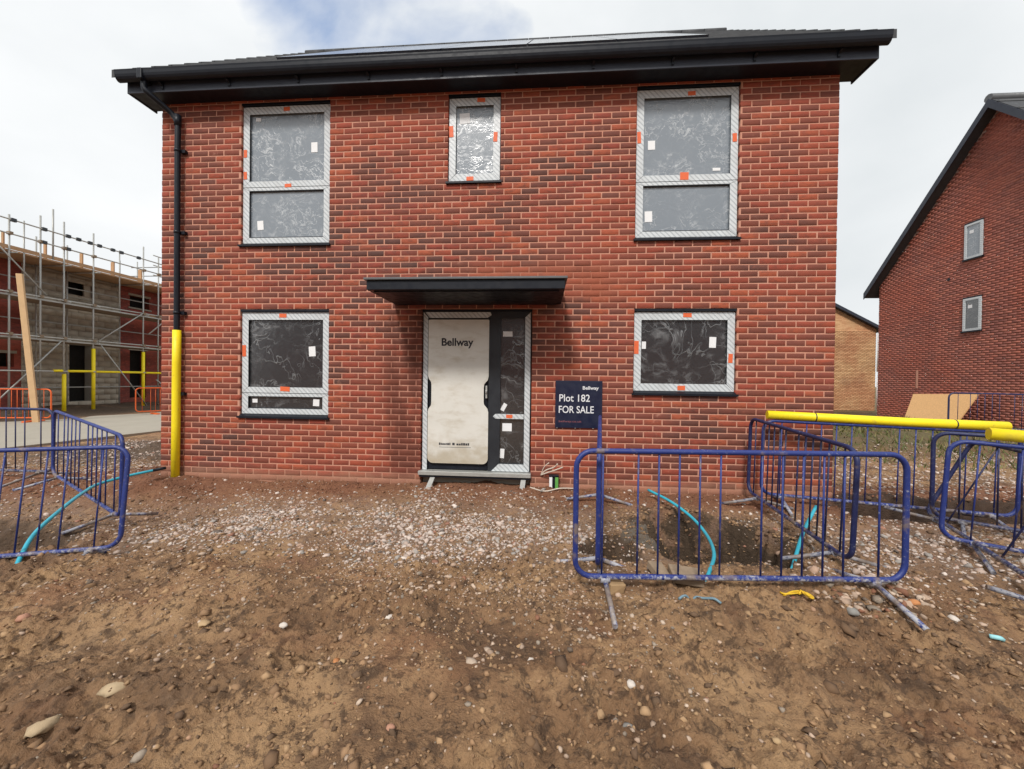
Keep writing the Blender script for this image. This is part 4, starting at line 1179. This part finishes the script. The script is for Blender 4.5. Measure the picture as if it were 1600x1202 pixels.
# buff brick house further back
th = empty('buff_house', (21.6, 18.5, 0))
tag(th, 'buff brick house with low dark roof verge beyond, seen in the gap', 'house')
MB().prism([(-4.5, -.5), (2.15, -.5), (2.15, 4.62), (-1.2, 6.35), (-4.5, 4.65)], 0, 6, 'y').build('wall', m_tanbrick, th)
tr = MB().prism([(2.45, 4.42), (2.45, 4.58), (-1.2, 6.55), (-4.8, 4.6), (-4.8, 4.45), (-1.2, 6.36)], -.25, 6.2, 'y').build('roof', m_fascia, th)
MB().tube([(2.22, -.08, 4.35), (2.22, -.08, 2.2)], .06, 8).tube([(2.22, -.08, 1.9), (2.22, -.08, .1)], .05, 8).build('downpipe', m_white, th)
tbr = brick_rects(21.6-4.5, 21.6+2.15, 0, 4.5, [], .225, .075, .012)
Vs, Fs = [], []
for k, (a, b, c, d) in enumerate(tbr):
    Vs.append(np.array([(a-21.6, -.012, c), (b-21.6, -.012, c), (b-21.6, -.012, d), (a-21.6, -.012, d), (a-21.6, .002, c), (b-21.6, .002, c), (b-21.6, .002, d), (a-21.6, .002, d)]))
    Fs.append(np.array([(0,1,2,3),(0,4,5,1),(1,5,6,2),(2,6,7,3),(3,7,4,0)])+8*k)
tag(link(bpy.data.objects.new('brickwork', np_mesh('brickwork', np.concatenate(Vs), np.concatenate(Fs), m_tanbrick)), th), kind='stuff')

# plywood sheet leaning on the gable
ply = MB()
ply._add([(17.90,9.95,.12),(17.90,8.25,.12),(18.50,8.16,1.18),(18.50,10.26,1.12),(17.87,9.95,.14),(17.87,8.25,.14),(18.47,8.16,1.20),(18.47,10.26,1.14)],
         [(0,3,2,1),(4,5,6,7),(0,1,5,4),(1,2,6,5),(2,3,7,6),(3,0,4,7)])
tag(ply.build('plywood_sheet', m_board), 'orange brown plywood sheet leaning against the gable house', 'board')

# rough grass on the bank by the right house
rs = np.random.RandomState(77); n = 9000
gx_ = rs.uniform(9.0, 17.8, n); gy_ = rs.uniform(1.6, 9.5, n)
kp = (vnoise(gx_*.9, gy_*.9, 71)+.5*vnoise(gx_*2.5, gy_*2.5, 72) > -.08) & (gx_ > 8.9); gx_, gy_ = gx_[kp], gy_[kp]; n = len(gx_)
hh = rs.uniform(.04, .14, n); ang = rs.uniform(0, 6.28, n); wd = rs.uniform(.008, .016, n)
p0 = np.stack([gx_, gy_, height(gx_, gy_)], -1)
dx = np.stack([np.cos(ang)*wd, np.sin(ang)*wd, np.zeros(n)], -1); tip = np.stack([rs.normal(0, .05, n), rs.normal(0, .05, n), hh], -1)
V = np.stack([p0-dx, p0+dx, p0+tip], 1).reshape(-1, 3); F = np.arange(3*n).reshape(n, 3)
gc = np.array([(.10,.12,.03),(.15,.15,.045),(.21,.17,.07),(.07,.10,.025)])[rs.randint(0, 4, n)]
C = np.repeat(np.concatenate([gc, np.ones((n, 1))], 1)[:, None], 3, 1).reshape(-1, 4)
tag(link(bpy.data.objects.new('grass', np_mesh('grass', V, F, m_grass, False, C))), 'thin rough grass on the bank before the gable house', 'grass', kind='stuff')

# ---------------------------------------------------------------- unfinished building on the left
ub = empty('unfinished_building', (-12.6, 9.0, 0))
tag(ub, 'half built house of grey blockwork and red brick behind scaffolding at left', 'building')
BX = -12.6; ly = lambda v: v-9.0
def seg(y0, y1, z0, z1, opens, mat, name, dx=0.0):
    m_ = MB()
    for a, b, c, d in masonry_cells(y0, y1, z0, z1, opens):
        m_.box(-.3+dx, dx, ly(a), ly(b), c, d)
    return m_.build(name, mat, ub)
blk_open = [(8.39, 9.24, 4.42, 5.02), (8.49, 9.23, .45, 2.6)]
bw = seg(7.14, 10.27, -.3, 5.25, blk_open, m_blockmortar, 'block_wall')
Vs, Fs, k = [], [], 0
for a, b, c, d in brick_rects(7.14, 10.27, 0, 5.17, blk_open, .45, .225, .012):
    Vs.append(np.array([(.012, ly(a), c), (.012, ly(b), c), (.012, ly(b), d), (.012, ly(a), d), (-.02, ly(a), c), (-.02, ly(b), c), (-.02, ly(b), d), (-.02, ly(a), d)]))
    Fs.append(np.array([(0,1,2,3),(0,4,5,1),(1,5,6,2),(2,6,7,3),(3,7,4,0)])+8*k); k += 1
tag(link(bpy.data.objects.new('blockwork', np_mesh('blockwork', np.concatenate(Vs), np.concatenate(Fs), m_block)), bw), kind='stuff')
o1 = [(6.2, 6.96, 1.70, 2.15)]
o2 = [(10.65, 11.48, 4.42, 4.92), (10.66, 11.36, .5, 2.57)]
seg(3.5, 7.139, -.3, 5.25, o1, m_brick3, 'brick_wall', .0)
seg(10.271, 15.0, -.3, 5.25, o2, m_brick3, 'brick_wall', .0)
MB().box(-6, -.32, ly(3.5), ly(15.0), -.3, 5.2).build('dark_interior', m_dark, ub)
for a, b, c, d in blk_open+o1+o2:
    w = MB().box(-.10, .02, ly(a)-.06, ly(b)+.06, d, d+.09).build('lintel', m_conc, ub)
for a, b, c, d in (blk_open[0], o2[0]):
    MB().box(-.05, .05, ly(a)-.08, ly(b)+.08, c-.06, c).build('sill', m_conc, ub)
MB().box(-.12, -.06, ly(9.02), ly(9.24), 4.42, 5.02).build('reveal_board', m_block, ub)
# wall plate, eaves boards, low roof slope
MB().box(-.4, .12, ly(3.5), ly(15), 5.255, 5.33).build('wall_plate', m_woodgrey, ub)
MB().box(.13, .16, ly(3.5), ly(15), 5.34, 5.50).build('eaves_board', m_woodgrey, ub)
MB().prism([(.1, 5.34), (-5, 6.3), (-5, 6.2), (.1, 5.26)], ly(3.0), ly(7.9), 'y').build('roof_slope', m_woodgrey, ub)

# scaffolding: each tube and board its own part
sf = empty('scaffolding', (-11.25, 8.0, 0))
tag(sf, 'grey tube scaffolding along the half built house with yellow sleeves on its poles', 'scaffolding')
sy = lambda v: v-8.0
def pole(a, b, name, r=.025, mat=m_steel, parent=sf):
    return MB().tube([a, b], r, 7).build(name, mat, parent)
for yy, zt, xo in ((5.1, 6.4, 0), (5.94, 6.35, 0), (6.69, 6.63, 0), (7.32, 6.68, 0), (8.20, 6.62, 0), (9.99, 6.75, 0), (10.62, 6.5, 0), (12.0, 6.6, 0), (7.02, 6.98, 1)):
    pole((-xo*.0, sy(yy), 5.3 if xo else gz(-11.25, yy)), (0, sy(yy), zt), 'standard')
for yy in (5.94, 7.32, 8.2, 9.99, 12.0):
    pole((-1.05, sy(yy), .1), (-1.05, sy(yy), 6.2), 'standard')
    for zz in (2.62, 3.95, 5.2):
        pole((-1.3, sy(yy)+.05, zz), (.2, sy(yy)+.05, zz), 'transom', .022)
for zz in (1.58, 2.70, 4.0, 5.78, 6.22):
    pole((.05, sy(4.6), zz-.03), (.05, sy(13.2), zz+.03), 'ledger', .023)
for zz in (2.58, 3.88):
    MB().box(-1.0, -.05, sy(4.6), sy(13.0), zz, zz+.04).build('deck', m_woodgrey, sf)
    MB().box(-.02, .02, sy(4.6), sy(13.0), zz+.0, zz+.05).build('board_edge', m_steel, sf)
MB().box(-1.2, -.03, sy(4.6), sy(13.0), 5.24, 5.29).build('deck', m_deckboard, sf)
MB().box(-.028, -.0, sy(4.6), sy(13.0), 5.30, 5.42).build('toe_board', m_deckboard, sf)
for yy in (5.1, 5.94, 6.69, 7.32, 8.20, 9.99, 10.62, 12.0):
    for zz in (2.70, 4.0, 5.78):
        MB().box(-.035, .085, sy(yy)-.045, sy(yy)+.045, zz-.045, zz+.045).build('clamp', m_woodgrey, sf)
for k in range(7):
    MB().box(-.75, -.70+.02*k, sy(5.2+k*1.05), sy(5.2+k*1.05)+.04, 5.29, 5.95).build('upright_board', m_deckboard, sf)
pole((.05, sy(10.5), 1.3), (.15, sy(11.9), .1), 'brace'); pole((.03, sy(10.2), 3.2), (.03, sy(11.7), 4.6), 'brace')
for k, (yy, zz) in enumerate([(5.5, 6.21), (6.0, 6.2), (6.75, 6.21), (7.4, 6.22), (7.7, 6.22), (8.05, 6.22), (8.35, 6.22), (8.8, 6.22), (9.1, 6.22), (9.75, 6.22), (7.4, 5.78), (6.75, 5.78)]):
    MB().box(.02, .10, sy(yy)-.06, sy(yy)+.06, zz-.06, zz+.05).build('clamp', m_anth, sf, .01)
for yy, z0, z1 in ((7.33, .0, 1.48), (8.21, .15, 2.42), (10.0, .2, 2.44)):
    pole((.0, sy(yy), z0), (0, sy(yy), z1), 'sleeve', .055, m_yellow)
for y0_, y1_ in ((7.0, 7.25), (7.40, 8.15), (8.26, 9.94), (10.06, 12.5)):
    pole((.05, sy(y0_), 1.58), (.05, sy(y1_), 1.59), 'sleeve', .042, m_yellow)
for yy in (5.4, 6.3, 9.1, 11.2):
    pole((-.02, sy(yy), 3.9), (-.02, sy(yy), 6.3), 'standard', .02)
for zz in (1.0, 3.3, 4.65):
    pole((-1.0, sy(4.6), zz), (-1.0, sy(13.2), zz), 'ledger', .021)
for a_, b_ in (((5.2, .1), (7.2, 2.6)), ((8.3, 2.7), (9.9, 4.0)), ((10.1, .2), (8.4, 2.55)), ((6.8, 4.05), (5.3, 5.7))):
    pole((.08, sy(a_[0]), a_[1]), (.08, sy(b_[0]), b_[1]), 'brace', .021)
for k in range(6):
    MB().box(-.9+.06*k, -.05, sy(10.3+.9*(k % 3)), sy(11.4+.9*(k % 3)), 3.93+.045*(k//3), 3.97+.045*(k//3)).build('board', m_deckboard, sf)
# scaffold standing behind the unfinished roof
s2 = empty('scaffolding', (-13.0, 14.0, 0))
tag(s2, 'far scaffold lift with guard rails rising behind the unfinished roof', 'scaffolding')
for xo, yo, zt in ((-3.0, 0, 7.4), (-1.2, 0, 7.6), (.4, 0, 7.4), (1.6, 0, 7.3), (.2, -1.6, 7.5), (1.3, -1.3, 7.2)):
    pole((xo, yo, .1), (xo, yo, zt), 'standard', .026, parent=s2)
for zz in (6.2, 6.65, 7.1):
    pole((-3.3, -.03, zz), (2.0, -.03, zz), 'ledger', .024, parent=s2)
    pole((.25, -2.2, zz-.1), (.25, .3, zz-.1), 'ledger', .024, parent=s2)
MB().box(-3.2, 1.9, -.02, .9, 5.85, 5.9).build('deck', m_woodgrey, s2)
MB().box(-.1, 1.9, -.06, -.03, 5.9, 6.15).build('toe_board', m_woodgrey, s2)

# long timber standing on the road edge
tp = MB(); tp._add([(-.075,-.03,0),(.075,-.03,0),(.075,.03,0),(-.075,.03,0),(-.45,-.03,4.32),(-.31,-.03,4.32),(-.31,.03,4.32),(-.45,.03,4.32)],
    [(0,3,2,1),(4,5,6,7),(0,1,5,4),(1,2,6,5),(2,3,7,6),(3,0,4,7)])
o = tp.build('timber_plank', m_timber, None, .005, (-9.62, 5.45, .03), (0, 0, .35))
tag(o, 'tall pale timber plank leaning upright before the scaffolding', 'timber')

# orange barriers beyond the road
def orange(pa, pb, label):
    r_ = barrier(pa, pb, label, .05, .05, 0, m_orange, 'orange plastic barriers beyond the road', feet=False)
    for q in (.25, .8):
        L = (Vector(pb)-Vector(pa)).length
        MB().prism([(-.06, 0), (.06, 0), (.05, .05), (-.05, .05)], -.28, .28, 'y').build('base', m_orange, r_, .01, (L*q, 0, .0))
    return r_
orange((-11.6, 5.1), (-9.35, 5.62), 'orange barrier beyond the road behind the pale plank')
orange((-9.25, 7.9), (-8.3, 9.9), 'orange barrier beyond the road by the brick house corner')

# ---------------------------------------------------------------- houses across the road, behind the viewpoint (mirrored in the panes)
m_brick5 = brick_mat('opposite_brick', 'x', .225, .075, RED2, 0.0)
def opposite(xc, label, first=None):
    if first is None:
        h_ = empty('brick_house', (xc, -19.0, 0))
        MB().box(-4.4, 4.4, -7, 0, -.3, 5.2).build('wall', m_brick5, h_)
        MB().prism([(-7.4, 5.15), (.4, 5.15), (.4, 5.3), (-3.5, 8.3), (-7.4, 5.3)], -4.7, 4.7, 'x').build('roof', m_tile, h_)
        for xw, z0, z1 in ((-2.8, .9, 2.2), (2.8, .9, 2.2), (-2.8, 3.2, 4.6), (2.8, 3.2, 4.6), (0, 3.4, 4.5)):
            MB().box(xw-.6, xw+.6, -.02, .03, z0, z1).build('window', m_white, h_)
            MB().box(xw-.52, xw+.52, .031, .04, z0+.08, z1-.08).build('pane', m_solar, h_)
        MB().box(-.5, .5, 0, .04, 0, 2.1).build('door', m_white, h_)
        return tag(h_, label, 'house', 'houses across the road')
    h_ = first.copy(); COL.objects.link(h_); h_.location.x = xc
    for ch in first.children:
        c_ = ch.copy(); COL.objects.link(c_); c_.parent = h_
    return tag(h_, label, 'house', 'houses across the road')
oh = opposite(2.0, 'brick house across the road, mirrored faintly in the door side light')
opposite(-9.5, 'brick house across the road, mirrored in the left ground floor window', oh)
opposite(13.5, 'brick house across the road, mirrored in the right ground floor window', oh)
